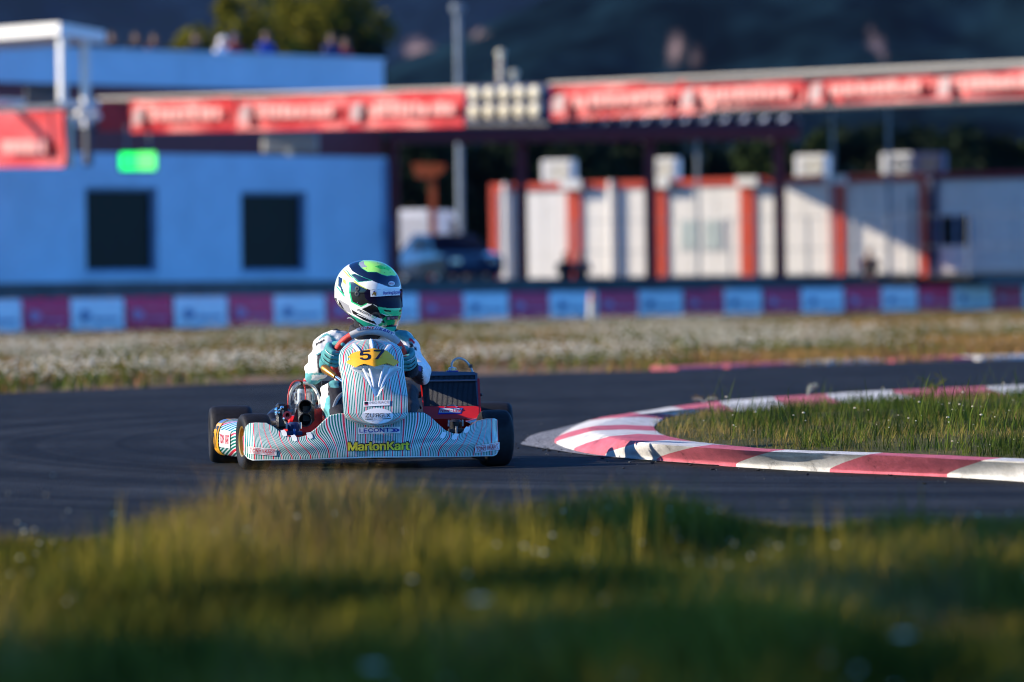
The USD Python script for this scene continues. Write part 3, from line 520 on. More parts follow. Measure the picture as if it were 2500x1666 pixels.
def banner_run(x0, x1, tl, tr, bl, br, d0, d1, cuts, seed, dark=()):
    for k, (a, b) in enumerate(zip(cuts[:-1], cuts[1:])):
        t0, t1 = (a - x0) / (x1 - x0), (b - x0) / (x1 - x0); yT = lambda t: lerp(tl, tr, t); yB = lambda t: lerp(bl, br, t); D = lambda t: lerp(d0, d1, t)
        bn = panel('banner', [(a + 2, yT(t0), D(t0)), (b - 2, yT(t1), D(t1)), (b - 2, yB(t1), D(t1)), (a + 2, yB(t0), D(t0))], 'banner_red', gan, .04, .22, seed + k, 15)
        h = bl - tl; w = b - a; r = np.random.default_rng(seed + k)
        e0, e1 = a + w * .02, a + w * .1; tm = (t0 + t1) / 2; ym = lambda t, f: lerp(yT(t), yB(t), f)
        panel('emblem', [(e0 + 5, ym(t0, .3), D((e0 - x0) / (x1 - x0)) - .35), (e1 + 5, ym(t0, .22), D((e1 - x0) / (x1 - x0)) - .35), (e1, ym(t0, .75), D((e1 - x0) / (x1 - x0)) - .35), (e0, ym(t0, .78), D((e0 - x0) / (x1 - x0)) - .35)], 'emblem_grey', bn, .03)
        x = a + w * .18
        while x < b - w * .16:
            lw = w * r.uniform(.03, .07); t = (x - x0) / (x1 - x0); t2 = (x + lw - x0) / (x1 - x0); hi = r.uniform(.24, .38)
            panel('lettering', [(x, ym(t, hi), D(t) - .35), (x + lw, ym(t, hi), D(t2) - .35), (x + lw, ym(t, .64), D(t2) - .35), (x, ym(t, .64), D(t) - .35)], 'banner_white', bn, .03, n=3); x += lw * r.uniform(1.15, 1.5)
banner_run(300, 1070, 229, 208, 305, 292, 136, 126, [300, 545, 800, 1070], 10)
banner_run(1265, 2450, 199, 145, 276, 226, 131, 119.5, [1265, 1560, 1855, 2150, 2450], 30)
panel('banner', [(226, 234, 136.4), (297, 232, 136.6), (297, 303, 136.6), (226, 303, 136.4)], 'banner_red', gan, .05, .1, 5)
for x0, y0, d0, x1, y1, d1 in ((225, 228, 136.9, 1078, 203, 125.9), (1262, 193, 131, 2460, 139, 119.4)):
    obj('top_rail', tube([PB(x0, y0, d0) + [0, .08, 0], PB(x1, y1, d1) + [0, .08, 0]], .04), 'grey_box', gan)
for x0, y0, y1, d0, x1, y2, y3, d1 in ((-160, 245, 300, 141, 1262, 205, 285, 130.5), (1240, 205, 270, 131.3, 2700, 136, 215, 117)):
    for yy0, yy1 in ((y0, y2), (y1, y3)): obj('truss_chord', tube([PB(x0, yy0, d0) + [0, .3, 0], PB(x1, yy1, d1) + [0, .3, 0]], .06), 'dark_grey', gan)
    for k in range(24):
        a, b = k / 24, (k + 1) / 24; u, v = (y0, y3) if k % 2 else (y1, y2)
        p = PB(lerp(x0, x1, a), lerp(y1, y3, a) if k % 2 else lerp(y0, y2, a), lerp(d0, d1, a)); q = PB(lerp(x0, x1, b), lerp(y0, y2, b) if k % 2 else lerp(y1, y3, b), lerp(d0, d1, b))
        obj('truss_web', tube([p + [0, .3, 0], q + [0, .3, 0]], .03, 6), 'dark_grey', gan)
# lamp board: two rows of five cream lamps
brd = panel('lamp_board', [(1078, 197, 129.2), (1262, 194, 126.9), (1262, 276, 126.9), (1078, 280, 129.2)], 'navy_paint', gan, .12)
for i in range(5):
    for j in range(2):
        c = PB(1094 + 34.6 * i, 217 + 40 * j - i * .8, 128.85 - 2.3 * (16 + 34.6 * i) / 184); R = .17
        obj('lamp', lathe([(0, .02), (0, R), (.05, R), (.09, R * .92), (.12, R * .6), (.135, .02)], c + [0, .06, 0], (-.75, -.66, .0), 18), 'cream', brd, smooth=30)
# the white steel cabin frame hung on the gantry's left end, with its roof slab
tw = gan
c1, c2 = PB(137, 66, 122.), PB(242, 85, 128.); c0 = c1 + np.array([-2.6, 3.2, 0]); c3 = c2 + (c0 - c1)
q = [c0 - [0, 0, .13], c1 - [0, 0, .13], c2 - [0, 0, .13], c3 - [0, 0, .13], c0 + [0, 0, .13], c1 + [0, 0, .13], c2 + [0, 0, .13], c3 + [0, 0, .13]]
obj('roof_slab', fix(hexa(q)), 'white_steel', tw)
for x, ya, yb, d in ((142, 80, 232, 122.3), (195, 92, 292, 126.)):
    a, b = PB(x, ya, d), PB(x, yb, d); b[:2] = a[:2]; obj('post', box((a + b) / 2, (.15, .15, abs(a[2] - b[2])), -.9), 'white_steel', tw)
a, b = PB(-120, 232, 123.), PB(222, 243, 126.4); obj('rail', tube([a, b], .09, 8), 'white_steel', tw)
a, b = PB(-120, 262, 123.), PB(152, 246, 123.2); obj('rail', tube([a, b], .05, 8), 'cream', tw)
a = PB(158, 270, 123.); b = PB(158, 384, 123.); b[:2] = a[:2]; obj('post', box((a + b) / 2, (.15, .12, a[2] - b[2]), -.9), 'cream', tw)
a = PB(201, 290, 126.); b = PB(201, 382, 126.); b[:2] = a[:2]; obj('post', box((a + b) / 2, (.14, .14, a[2] - b[2]), -.9), 'dark_grey', tw)
for x, y, r in ((165, 272, .13), (215, 268, .15), (190, 262, .16), (180, 285, .1)): obj('clamp', ball(PB(x, y, 125.), r * .9, 2, (1.2, .8, .8)), 'white_steel', tw, smooth=True)
panel('banner', [(-130, 262, 126.6), (149, 254, 122.8), (149, 384, 122.8), (-130, 386, 126.6)], 'banner_red', tw, .05, .12, 77, 12)
r = np.random.default_rng(3); x = 5
while x < 100:
    w = r.uniform(8, 14); panel('lettering', [(x, 322, 124.7 - .0136 * x - .3), (x + w, 322, 124.7 - .0136 * (x + w) - .3), (x + w, 352, 124.7 - .0136 * (x + w) - .3), (x, 352, 124.7 - .0136 * x - .3)], 'banner_white', tw, .03, n=3); x += w * 1.25
obj('control_box', box(PB(96, 219, 123.5), (.7, .4, .4), 0, .03), 'dark_grey', tw)
obj('control_box_lid', box(PB(96, 199, 123.5), (.8, .5, .04)), 'dark_grey', tw)
# hung below the beam: green signal and a cream cabinet
sg = PB(317, 371, 136.2); s_ = thing('signal_light', 'small lit green signal hanging below the left red banner', 'signal light', sg)
obj('housing', box(sg + [0, .08, 0], (.92, .16, .5), 0, .03), 'dark_grey', s_)
obj('lamp', box(sg + [-.225, -.02, 0], (.4, .06, .4), 0, .02), 'green_light', s_); obj('lamp', box(sg + [.21, -.02, 0], (.44, .06, .42), 0, .02), 'green_light_pale', s_)
for dx in (-.27, .27): obj('hanger', tube([sg + [dx, .08, .24], sg + [dx, .08, .85]], .03, 8), 'pole_grey', s_)
cb = PB(667, 328, 132.8); s_ = thing('loudspeaker', 'grey cream box speaker hanging under the red banner', 'loudspeaker', cb)
obj('cabinet', box(cb, (1.3, .5, .5), 0, .04), 'grey_box', s_); obj('grille', box(cb + [0, -.26, 0], (1.16, .03, .38), 0, .01), 'grey_box', s_)
for dx in (-.45, .45): obj('hanger', tube([cb + [dx, 0, .25], cb + [dx, .2, .5]], .03, 8), 'dark_grey', s_)
obj('horn', lathe([(0, .03), (.05, .05), (.12, .1), (.125, .02)], cb + [0, -.27, -.24], (0, -1, 0), 14), 'cream', s_, smooth=30)

# ---------------------------------------------------------------- open shelter
DS = 150.; sh = thing('shelter', 'open maroon steel shelter with corrugated roof in front of the cabins', 'shelter', PB(1350, 640, DS) * [1, 1, 0] + [0, 0, .93])
zt = PB(1350, 288, DS)[2]; xl, xr = PB(885, 288, DS)[0], PB(1840, 288, DS)[0]
obj('roof_deck', box(((xl + xr) / 2, DS + 3.2, zt - .04), (xr - xl, 7.4, .12)), 'roof_purple', sh)
n = 21
for k in range(n):
    w = (xr - xl) / n; x = xl + w * (k + .5); pr = [(-w * .5, 0), (-w * .3, 0), (-w * .2, .15), (w * .2, .15), (w * .3, 0), (w * .5, 0), (w * .5, .02), (w * .32, .02), (w * .22, .17), (-w * .22, .17), (-w * .32, .02), (-w * .5, .02)]
    obj('roof_sheet', prism(pr, (x, DS - .62, zt + .022), [1, 0, 0], [0, 0, 1], [0, 1, 0], 7.6), 'roof_rib', sh)
obj('edge_beam', box(((xl + xr) / 2, DS - .45, zt - .27), (xr - xl - .1, .15, .34)), 'maroon', sh)
for x in (905, 1199, 1495, 1792):
    p = PB(x, 500, DS); obj('post', box((p[0], DS, (zt - .1 + .93) / 2), (.3, .3, zt - 1.03)), 'maroon', sh)
    obj('rafter', box((p[0], DS + 3.3, zt - .22), (.14, 7.0, .24)), 'maroon', sh)
for x in (1063, 1405): p = PB(x, 345, DS + 2); obj('ceiling_lamp', ball((p[0], DS + 2, zt - .36), .12, 2, (1, 1, .8)), 'emblem_grey', sh, smooth=True)

# ---------------------------------------------------------------- portable cabins
CA, CB = PB(1128, 550, 168.), PB(2131, 550, 163.5); CA[2] = CB[2] = 0
uc = CB - CA; LC = np.linalg.norm(uc); uc /= LC; nc = np.array([uc[1], -uc[0], 0]); nc = nc if nc[1] < 0 else -nc
def onc(x, y): q = ON(x, y, CA, nc) - CA; return float(np.dot(q, uc)), float(q[2])
ZC = onc(1130, 431)[1]; Z0 = .93
cab = [(1128, 1320, 'white cabin with red frame, leftmost of the row behind the shelter'), (1320, 1516, 'white cabin with grey downpipe between two shelter posts'), (1516, 1718, 'white cabin with red frame and a pale double window'),
       (1718, 1925, 'white cabin behind the right end of the shelter roof, half in shade'), (1925, 2131, 'white cabin with a jagged shadow on its front, right end of the white ones'), (2140, 2440, 'shaded blue-white cabin with a small dark double window')]
CFZ = math.atan2(uc[1], uc[0])
def cb_box(u, z, o, su, sz, so): return box(CA + uc * u + nc * o + UPZ * z, (su, so, sz), CFZ)
for k, (x0, x1, lab) in enumerate(cab):
    a, b = onc(x0, 500)[0], onc(x1, 500)[0]; t = thing('portable_cabin', lab, 'cabin', CA + uc * (a + b) / 2 + UPZ * Z0, group='portable cabins in the paddock')
    w = b - a; m = (a + b) / 2; zt2 = ZC + (.02 * k)
    obj('core', cb_box(m, (Z0 + zt2) / 2, -3., w - .1, zt2 - Z0 - .1, 5.7), 'cabin_white', t)
    for e in (a + .11, b - .11): obj('corner_post', cb_box(e, (Z0 + zt2) / 2, .0, .21 if k < 5 else .13, zt2 - Z0 - .1, .16), 'cabin_red' if k < 5 else 'navy_paint', t)
    obj('roof_beam', cb_box(m, zt2, -.02, w, .2, .2), 'cabin_red' if k < 5 else 'maroon', t); obj('floor_beam', cb_box(m, Z0 + .04, -.02, w, .08, .16), 'dark_grey', t)
    np_ = 3; gap = .018; lo, hi = a + .225, b - .225
    for i in range(np_):
        p0, p1 = lerp(lo, hi, i / np_), lerp(lo, hi, (i + 1) / np_); obj('wall_panel', cb_box((p0 + p1) / 2, (Z0 + zt2) / 2, -.05, p1 - p0 - gap, zt2 - Z0 - .3, .1), 'cabin_white', t)
    if k in (2, 5):
        for wx in ((1565, 1602, 508, 572), (1620, 1657, 508, 572)) if k == 2 else ((2165, 2193, 495, 563), (2202, 2228, 495, 563)):
            p, q = onc(wx[0], wx[3]), onc(wx[1], wx[2]); wn = obj('window', cb_box((p[0] + q[0]) / 2, (p[1] + q[1]) / 2, .01, q[0] - p[0] + .1, q[1] - p[1] + .1, .05), 'white_steel' if k == 2 else 'frame_blue', t)
            obj('pane', cb_box((p[0] + q[0]) / 2, (p[1] + q[1]) / 2, .04, q[0] - p[0], q[1] - p[1], .02), 'pane_pale' if k == 2 else 'dark_glass', wn)
    if k in (0, 1, 4): 
        u = onc((1165, 1408, 0, 0, 2098)[k], 500)[0]; obj('downpipe', tube([CA + uc * u + nc * .12 + UPZ * Z0, CA + uc * u + nc * .12 + UPZ * (zt2 + (.12 if k < 2 else -.5))], .085 if k < 2 else .05, 10), 'pole_grey' if k == 4 else 'cabin_white', t)
    if k < 5:
        u = onc((1163, 1318, 1520, 1722, 1924)[k], 437)[0] if k else None
        if u: obj('post_cap', cb_box(u, ZC + .03, .16, .62, .26, .3), 'white_steel', t)
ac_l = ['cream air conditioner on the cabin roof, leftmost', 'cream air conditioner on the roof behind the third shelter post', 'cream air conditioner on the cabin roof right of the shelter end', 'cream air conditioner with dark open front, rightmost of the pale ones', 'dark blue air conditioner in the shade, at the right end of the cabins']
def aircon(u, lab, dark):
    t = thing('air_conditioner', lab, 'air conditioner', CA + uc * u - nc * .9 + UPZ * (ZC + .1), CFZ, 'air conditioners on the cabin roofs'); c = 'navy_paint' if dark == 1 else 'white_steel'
    lobj('casing', box((0, .12, .36), (.95, .5, .66), 0, .03), c, t); 
    for sx in (-.3, .3): lobj('foot', box((sx, .1, .015), (.1, .5, .03)), 'dark_grey', t)
    lobj('side_frame', box((-.38, -.145, .36), (.16, .03, .6), 0, .01), c, t)
    lobj('grille', box((.1, -.14, .36), (.62, .02, .52)), 'cream' if dark == 0 else 'dark_grey', t)
    lobj('fan_ring', lathe([(0, .2), (.03, .21), (.03, .24), (0, .25)], (.1, -.15, .36), (0, -1, 0), 18), c, t, smooth=30)
    for i in range(6): lobj('slat', box((.1, -.165, .14 + .09 * i), (.62, .012, .018)), c, t)
    return t
for x, d, lab in ((1283, 0, ac_l[0]), (1522, 0, ac_l[1]), (1866, 0, ac_l[2]), (2064, 2, ac_l[3]), (2133, 1, ac_l[4])): aircon(float(np.dot(ON(x, 440, CA - nc * .9, nc) - CA, uc)), lab, d)

# flat awning before the cabins, behind the shelter: its shade crosses the right-hand cabins
au0, au1, az = onc(1420, 500)[0], onc(2230, 500)[0], 6.1
obj('rear_awning', prism([(au0, 1.7), (au1, 1.7), (au1, 6.2), (au0, 6.2)], CA + UPZ * az, uc, nc, UPZ, .09), 'roof_purple', sh)
for x in (1650, 1958, 2085):
    u_ = onc(x, 500)[0]; b = CA + uc * u_ + nc * 1.9; obj('awning_post', tube([b + UPZ * .93, b + UPZ * az], .05, 8), 'pole_grey', sh)

# ---------------------------------------------------------------- poles, sign, marker, fence
def pole_thing(name, lab, catg, x, ytop, d, r, mat, z0=.93, top=None):
    p = PB(x, ytop, d); t = thing(name, lab, catg, (p[0], d, z0)); obj('pole', tube([(p[0], d, z0), (p[0], d, p[2])], [r, r * .8], 12), mat, t)
    return t, p
t, p = pole_thing('light_pole', 'tall grey floodlight pole in front of the hills', 'light pole', 1052, 24, 176., .11, 'pole_grey')
obj('lamp_head', lathe([(0, .05), (.05, .2), (.22, .24), (.3, .18), (.32, .02)], p + [0, 0, -.1], (0, 0, 1), 16), 'pole_grey', t, smooth=30); obj('base_plate', box((p[0], 176, 1.), (.5, .5, .12)), 'pole_grey', t)
for x, y, lab in ((1150, 126, 'tall cream vent pipe rising behind the lamp board'), (1181, 172, 'short cream vent pipe behind the lamp board')):
    t, p = pole_thing('vent_pipe', lab, 'vent pipe', x, y, 152.5, .09, 'cream', zt + .0)
    obj('cap', lathe([(0, .09), (0, .12), (.1, .12), (.14, .03)], p, (0, 0, 1), 14), 'cream', t, smooth=30)
    for h in (.35, .7): obj('band', lathe([(0, .05), (0, .1), (.12, .1), (.12, .05)], p - [0, 0, h], (0, 0, 1), 14), 'copper' if False else 'emblem_grey', t)
dsg = 158.; p = PB(993, 392, dsg); t = thing('orange_sign', 'orange post with a wide tapered orange head under the shelter', 'sign', (p[0], dsg, .93))
obj('post', box((p[0], dsg, (p[2] + .93) / 2), (.2, .2, p[2] - .93)), 'orange_paint', t)
w = 40 * S / FOC * dsg; h = 17 * S / FOC * dsg
obj('head', prism([(-w * 1.15, h), (w * .75, h * .8), (w * .75, h * .1), (w * .2, -h), (-w * .9, -h)], (p[0], dsg - .25, p[2]), [1, 0, 0], [0, 0, 1], [0, 1, 0], .3), 'orange_paint', t)
g = GB(1360, 744); t = thing('track_marker', 'small white marker post with orange top before the barrier', 'marker post', g)
obj('post', tube([g, g + [0, 0, .44], g + [0, 0, .5], g + [.01, 0, .7]], [.085, .075, .06, .05], 12), 'petal', t, smooth=30); obj('band', tube([g + [0, 0, .52], g + [.008, 0, .64]], [.068, .062], 12), 'orange_paint', t); obj('foot', lathe([(0, .16), (.03, .16), (.05, .08)], g, (0, 0, 1), 14), 'petal', t, smooth=30)
fn = thing('wire_fence', 'thin wire fence on posts in front of the cabins', 'fence', PB(1700, 640, 158.) * [1, 1, 0] + [0, 0, .93])
fa, fb = PB(1320, 510, 163.), PB(2600, 506, 157.); fz = fa[2]
for k in range(8): q = lerp(fa, fb, k / 7); obj('fence_post', tube([(q[0], q[1], .93), (q[0], q[1], fz + .02)], .035, 8), 'pole_grey', fn)
for zz in (fz, (fz + .93) / 2, 1.1): obj('wire', tube([(fa[0], fa[1], zz), (fb[0], fb[1], zz)], .012, 5), 'pole_grey', fn)

# ---------------------------------------------------------------- vehicles under the shelter
def wheel_at(t, x, y, r, w, par=None):
    wh = lobj('wheel', lathe([(-w / 2, r * .6), (-w / 2, r * .93), (-w * .35, r), (w * .35, r), (w / 2, r * .93), (w / 2, r * .6)], (x, y, r), (0, 1, 0), 20), 'rubber', t, smooth=35)
    lobj('rim', lathe([(-w * .52, .02), (-w * .5, r * .58), (w * .5, r * .58), (w * .52, .02)], (x, y, r), (0, 1, 0), 16), 'alloy', wh, smooth=35)
def vehicle(name, lab, catg, loc, rz, prof, width, win, wheels, mat, roofin=.12, lights=()):
    t = thing(name, lab, catg, loc, rz); n = len(prof); pts = []
    zmax = max(p[1] for p in prof)
    for s in (-1, 1):
        for x, z in prof: pts.append((x, s * (width / 2 - roofin * max(0, (z - zmax * .55)) / (zmax * .45)), z))
    tri = trimesh.creation.triangulate_polygon(Polygon(prof), engine='earcut')
    v2, f2 = tri; key = {tuple(np.round(p, 6)): i for i, p in enumerate(prof)}; idx = np.array([key[tuple(np.round(p, 6))] for p in v2])
    F = [tuple(idx[f]) for f in f2] + [tuple(idx[f] + n) for f in f2]
    for i in range(n): j = (i + 1) % n; F += [(i, j, n + j), (i, n + j, n + i)]
    lobj('body', fix((np.array(pts, float), np.array(F))), mat, t)
    for k, poly in enumerate(win):                                  # side windows on both sides
        for s in (-1, 1):
            q = np.array([(x, s * (width / 2 - roofin * max(0, (z - zmax * .55)) / (zmax * .45) + .012), z) for x, z in poly]); v, f = trimesh.creation.triangulate_polygon(Polygon(poly), engine='earcut')
            vi = np.array([np.argmin(((np.array(poly) - p) ** 2).sum(1)) for p in v]); lobj('side_window', up_facing((q[vi], f), [0, s, 0]), 'dark_glass', t)
    for x, r in wheels:
        for s in (-1, 1): wheel_at(t, x, s * (width / 2 - .12), r, .22)
    for c, s_, m in lights: lobj(('headlight' if m == 'chrome' else 'windscreen' if m == 'dark_glass' else 'tail_light'), box(c, s_, 0, .02), m, t)
    return t
p = PB(1010, 600, 159.)
vehicle('van', 'white delivery van parked behind the orange post, seen from its end', 'van', (PB(962, 600, 162.)[0], 162., .93), math.radians(78), [(-2.4, .3), (2.3, .3), (2.45, .6), (2.4, 1.05), (1.75, 1.2), (1.25, 1.95), (1.05, 2.1), (-2.35, 2.1), (-2.45, 1.9), (-2.45, .5)], 1.9,
        [[(.35, 1.2), (1.5, 1.2), (1.12, 1.85), (.35, 1.85)]], [(1.6, .33), (-1.6, .33)], 'car_white', .15, [((2.42, .65, .85), (.08, .3, .2), 'chrome'), ((2.42, -.65, .85), (.08, .3, .2), 'chrome')])
p = PB(985, 600, 155.)
vehicle('car', 'dark blue parked car in front of the white van', 'car', (PB(1030, 600, 156.)[0], 156., .93), math.radians(-68), [(-1.9, .25), (1.9, .25), (2.0, .5), (1.95, .75), (.95, .88), (.35, 1.36), (-.9, 1.4), (-1.55, .95), (-1.95, .88), (-2.0, .5)], 1.7,
        [[(-.8, .92), (.75, .9), (.3, 1.28), (-.8, 1.32)]], [(1.25, .3), (-1.25, .3)], 'car_dark', .2, [((1.95, .55, .62), (.08, .3, .14), 'chrome'), ((1.95, -.55, .62), (.08, .3, .14), 'chrome')])

def seated(x, y, d, top, lab):                                     # sits on the ground, knees drawn up, arms round them
    b = PB(x, y, d) * [1, 1, 0] + [0, 0, .93]; t = thing('person', lab, 'person', b, 0, 'people in the paddock'); q = lambda *a: np.array(a, float)
    legs = lambda s: [(q(.1 * s, -.62, .06), .045), (q(.1 * s, -.38, .46), .06), (q(.09 * s, 0, .12), .09), (q(0, 0, .14), .12)]
    arms = lambda s: [(q(0, .0, .5), .08), (q(.19 * s, -.01, .5), .06), (q(.23 * s, -.2, .36), .045), (q(.08 * s, -.42, .38), .035)]
    lobj('body', flesh([legs(1), legs(-1), [(q(.1, -.6, .04), .04), (q(.1, -.72, .035), .035)], [(q(-.1, -.6, .04), .04), (q(-.1, -.72, .035), .035)], arms(1), arms(-1), [(q(0, 0, .14), .12), (q(0, .03, .42), .14), (q(0, -.02, .62), .06), (q(0, -.07, .72), .085), (q(0, -.08, .78), .085)], [(q(0, -.16, .74), .018), (q(0, -.175, .725), .016)]], .05, 6), 'skin', t, smooth=True)
    lobj('jacket', flesh([[(q(0, 0, .12), .15), (q(0, .03, .42), .165), (q(0, .0, .57), .085)], [(a, r + .02) for a, r in arms(1)], [(a, r + .02) for a, r in arms(-1)]], .06, 6), top, t, smooth=True)
    lobj('trousers', flesh([[(a, r + .016) for a, r in legs(1)], [(a, r + .016) for a, r in legs(-1)]], .07, 5), 'cloth_black', t, smooth=True)
    lobj('hair', flesh([[(q(0, -.06, .795), .087), (q(0, .0, .75), .085)]], .04, 4), 'hair_dark', t, smooth=True)
for a in ((1300, 640, 162.5, 'cloth_black', 'person in black sitting before the leftmost red post'), (1336, 640, 162.5, 'cloth_navy', 'person in dark clothes sitting right of the black-clad one'), (1998, 640, 160., 'cloth_brown', 'person in brown sitting on the ground before the right white cabin')): seated(*a)

# ================================================================ THE KART (own axes: x to the driver's left = right in the picture, y to the rear, z up; front axle at 0)
kart = thing('go_kart', 'white racing go-kart with green and red pinstripes, number 57, cornering on the track', 'go-kart', KART, YAW)
XC, HW = -.02, .581
def smooth(a, b, x): t = np.clip((np.asarray(x, float) - a) / (b - a), 0, 1); return t * t * (3 - 2 * t)
def nose_y(x, z):
    q = np.abs(x - XC) / HW
    return -.375 + .15 * q ** 2.3 + .07 * smooth(.93, 1.03, q) + .17 * np.maximum(z - .06, 0) * (1 - .35 * q) + .9 * np.maximum(.1 - z, 0) ** 1.7 - .014 * np.exp(-((z - .115) / .03) ** 2) * smooth(.2, .6, q)
topline = [(286, 1300), (290, 1262), (300, 1228), (325, 1203), (365, 1198), (440, 1200), (490, 1225), (540, 1268), (600, 1298), (650, 1304), (720, 1286), (790, 1232), (840, 1180), (885, 1143), (940, 1131), (1010, 1128), (1440, 1123), (1540, 1121), (1590, 1150), (1640, 1197), (1700, 1250), (1780, 1281), (1820, 1268), (1860, 1232), (1930, 1186), (1990, 1173), (2060, 1168), (2088, 1180), (2100, 1215), (2106, 1280)]
tl_ = np.array([Z(x, y, -.27) for x, y in topline])
def nose_top(x): return np.interp(x, tl_[:, 0], tl_[:, 2])
botline = [(286, 1400), (296, 1435), (318, 1462), (350, 1473), (1200, 1447), (2060, 1441), (2090, 1430), (2106, 1400)]
bl_ = np.array([Z(x, y, -.34) for x, y in botline])
def nose_bot(x): return np.interp(x, bl_[:, 0], bl_[:, 2])
NC, NR = 560, 46
s = np.linspace(bl_[0, 0] + .001, bl_[-1, 0] - .001, NC); sx_ = s - XC; q = np.abs(sx_)
shift = np.sign(sx_) * (.055 * smooth(.09, .2, q) * (1 - smooth(.4, .565, q)))
xt = XC + sx_ + shift
V, UV = [], []
for j in range(NR):
    v = j / (NR - 1); k = smooth(.08, .92, v); x = s + (xt - s) * k
    zb, zt_ = nose_bot(x), nose_top(x); z = zb + (zt_ - zb) * v
    V.append(np.c_[x, nose_y(x, z), z]); UV.append(np.c_[(s - XC) / .0075 + 600.5 - .5 * 0, np.full(NC, .2 if v > .03 else 2.)])
front = np.vstack(V); uvf = np.vstack(UV); nf = len(front)
back = front + [0, .03, 0]; back[:, 1] += .012
F = list(map(tuple, grid_faces(NR, NC))); B_ = [tuple(q + nf) for q in grid_faces(NR, NC, True)]
rim = [(0 * NC + i) for i in range(NC)] + [(j * NC + NC - 1) for j in range(1, NR)] + [((NR - 1) * NC + i) for i in range(NC - 2, -1, -1)] + [(j * NC) for j in range(NR - 2, 0, -1)]
E_ = [(rim[i], nf + rim[i], nf + rim[(i + 1) % len(rim)], rim[(i + 1) % len(rim)]) for i in range(len(rim))]
nose = lobj('front_fairing', (np.vstack([front, back]), np.array(F + B_ + E_)), 'striped', kart, smooth=True, uv=np.vstack([uvf, np.full((nf, 2), 2.)]))
def on_nose(v, off=.004):
    v = np.asarray(v, float); y = np.full(len(v), -.3)
    for _ in range(8): p = ZV(v[:, 0], v[:, 1], y); y = nose_y(p[:, 0], p[:, 2])
    return ZV(v[:, 0], v[:, 1], y - off)
def deco(name, vf, fn, off, mat, parent):
    v3 = fn(vf[0], off); return lobj(name, up_facing((v3, vf[1]), [0, -1, .3]), mat, parent)
def rect(x0, y0, x1, y1, h): return [(x0, y0), (x1, y1), (x1, y1 + h), (x0, y0 + h)]
st = deco('sticker', flat_poly(rect(1088, 1232, 1386, 1226, 46)), on_nose, .0045, 'sticker_white', nose)
deco('lettering', place_text('LECONT', 1096, 1267, 1312, 1262, 27, True), on_nose, .006, 'blue_ink', nose)
for cx in (1330, 1356): deco('chevron', flat_poly([(cx - 22, 1237), (cx, 1237), (cx + 18, 1243), (cx + 26, 1250), (cx + 18, 1258), (cx, 1264), (cx - 22, 1264), (cx, 1258), (cx + 8, 1250), (cx, 1243)]), on_nose, .006, 'blue_ink', nose)
tv = place_text('MarlonKart', 1016, 1395, 1450, 1388, 56, True)
deco('lettering_shadow', (np.vstack([tv[0] + o_ for o_ in ([8, -7], [-5, 4], [6, 4], [-4, -5], [2, -8])]), np.vstack([tv[1] + k * len(tv[0]) for k in range(5)])), on_nose, .003, 'black_ink', nose); deco('lettering', (np.vstack([tv[0] - [1.5, 0], tv[0] + [1.5, 0]]), np.vstack([tv[1], tv[1] + len(tv[0])])), on_nose, .006, 'yellow_ink', nose)
def tony(x0, y0, x1, y1, h, fn, parent, off=.0045, ink='red_ink', bars=True):
    L = x1 - x0; dy = y1 - y0; st = deco('sticker', flat_poly(rect(x0, y0, x1, y1, h)), fn, off, 'sticker_white', parent); at = lambda f: y0 + dy * f
    deco('lettering', place_text('TONY', x0 + L * .06, at(.06) + h * .76, x0 + L * .47, at(.47) + h * .76, h * .5, True), fn, off + .0015, ink, parent)
    deco('lettering', place_text('KART', x0 + L * .59, at(.59) + h * .76, x0 + L * .95, at(.95) + h * .76, h * .5, True), fn, off + .0015, ink, parent)
    for f in (.5, .545): deco('slash', flat_poly([(x0 + L * (f - .02), at(f) + h * .82), (x0 + L * (f - .002), at(f) + h * .82), (x0 + L * (f + .035), at(f) + h * .2), (x0 + L * (f + .017), at(f) + h * .2)]), fn, off + .0015, ink, parent)
    if bars:
        for f0, f1, g in ((.03, .44, .1), (.58, .97, .1), (.03, .44, .84), (.58, .97, .84)): deco('bar', flat_poly(rect(x0 + L * f0, at(f0) + h * g, x0 + L * f1, at(f1) + h * g, h * .06)), fn, off + .0015, ink, parent)
tony(304, 1366, 508, 1384, 50, on_nose, nose); tony(1916, 1362, 2090, 1336, 52, on_nose, nose)
for X, Y in ((560, 1275), (632, 1310), (742, 1292), (1692, 1290), (1776, 1300), (1858, 1252)):
    k = 1 if X < 1200 else -1; deco('strap_cover', flat_poly([(X - 24 * k, Y - 22), (X + 4 * k, Y - 28), (X + 20 * k, Y - 8), (X + 24 * k, Y + 14), (X + 8 * k, Y + 20), (X - 10 * k, Y + 12)], 8), on_nose, .0035, 'white_plastic', nose)
p0, p1 = Z(420, 1400, -.2), Z(1990, 1390, -.18)
lobj('front_bumper', tube(curve([(-.5, -.12, .09), (-.42, -.24, .09), (-.15, -.31, .09), (.1, -.31, .09), (.38, -.24, .09), (.46, -.12, .09)], 24), .011), 'black_metal', kart)

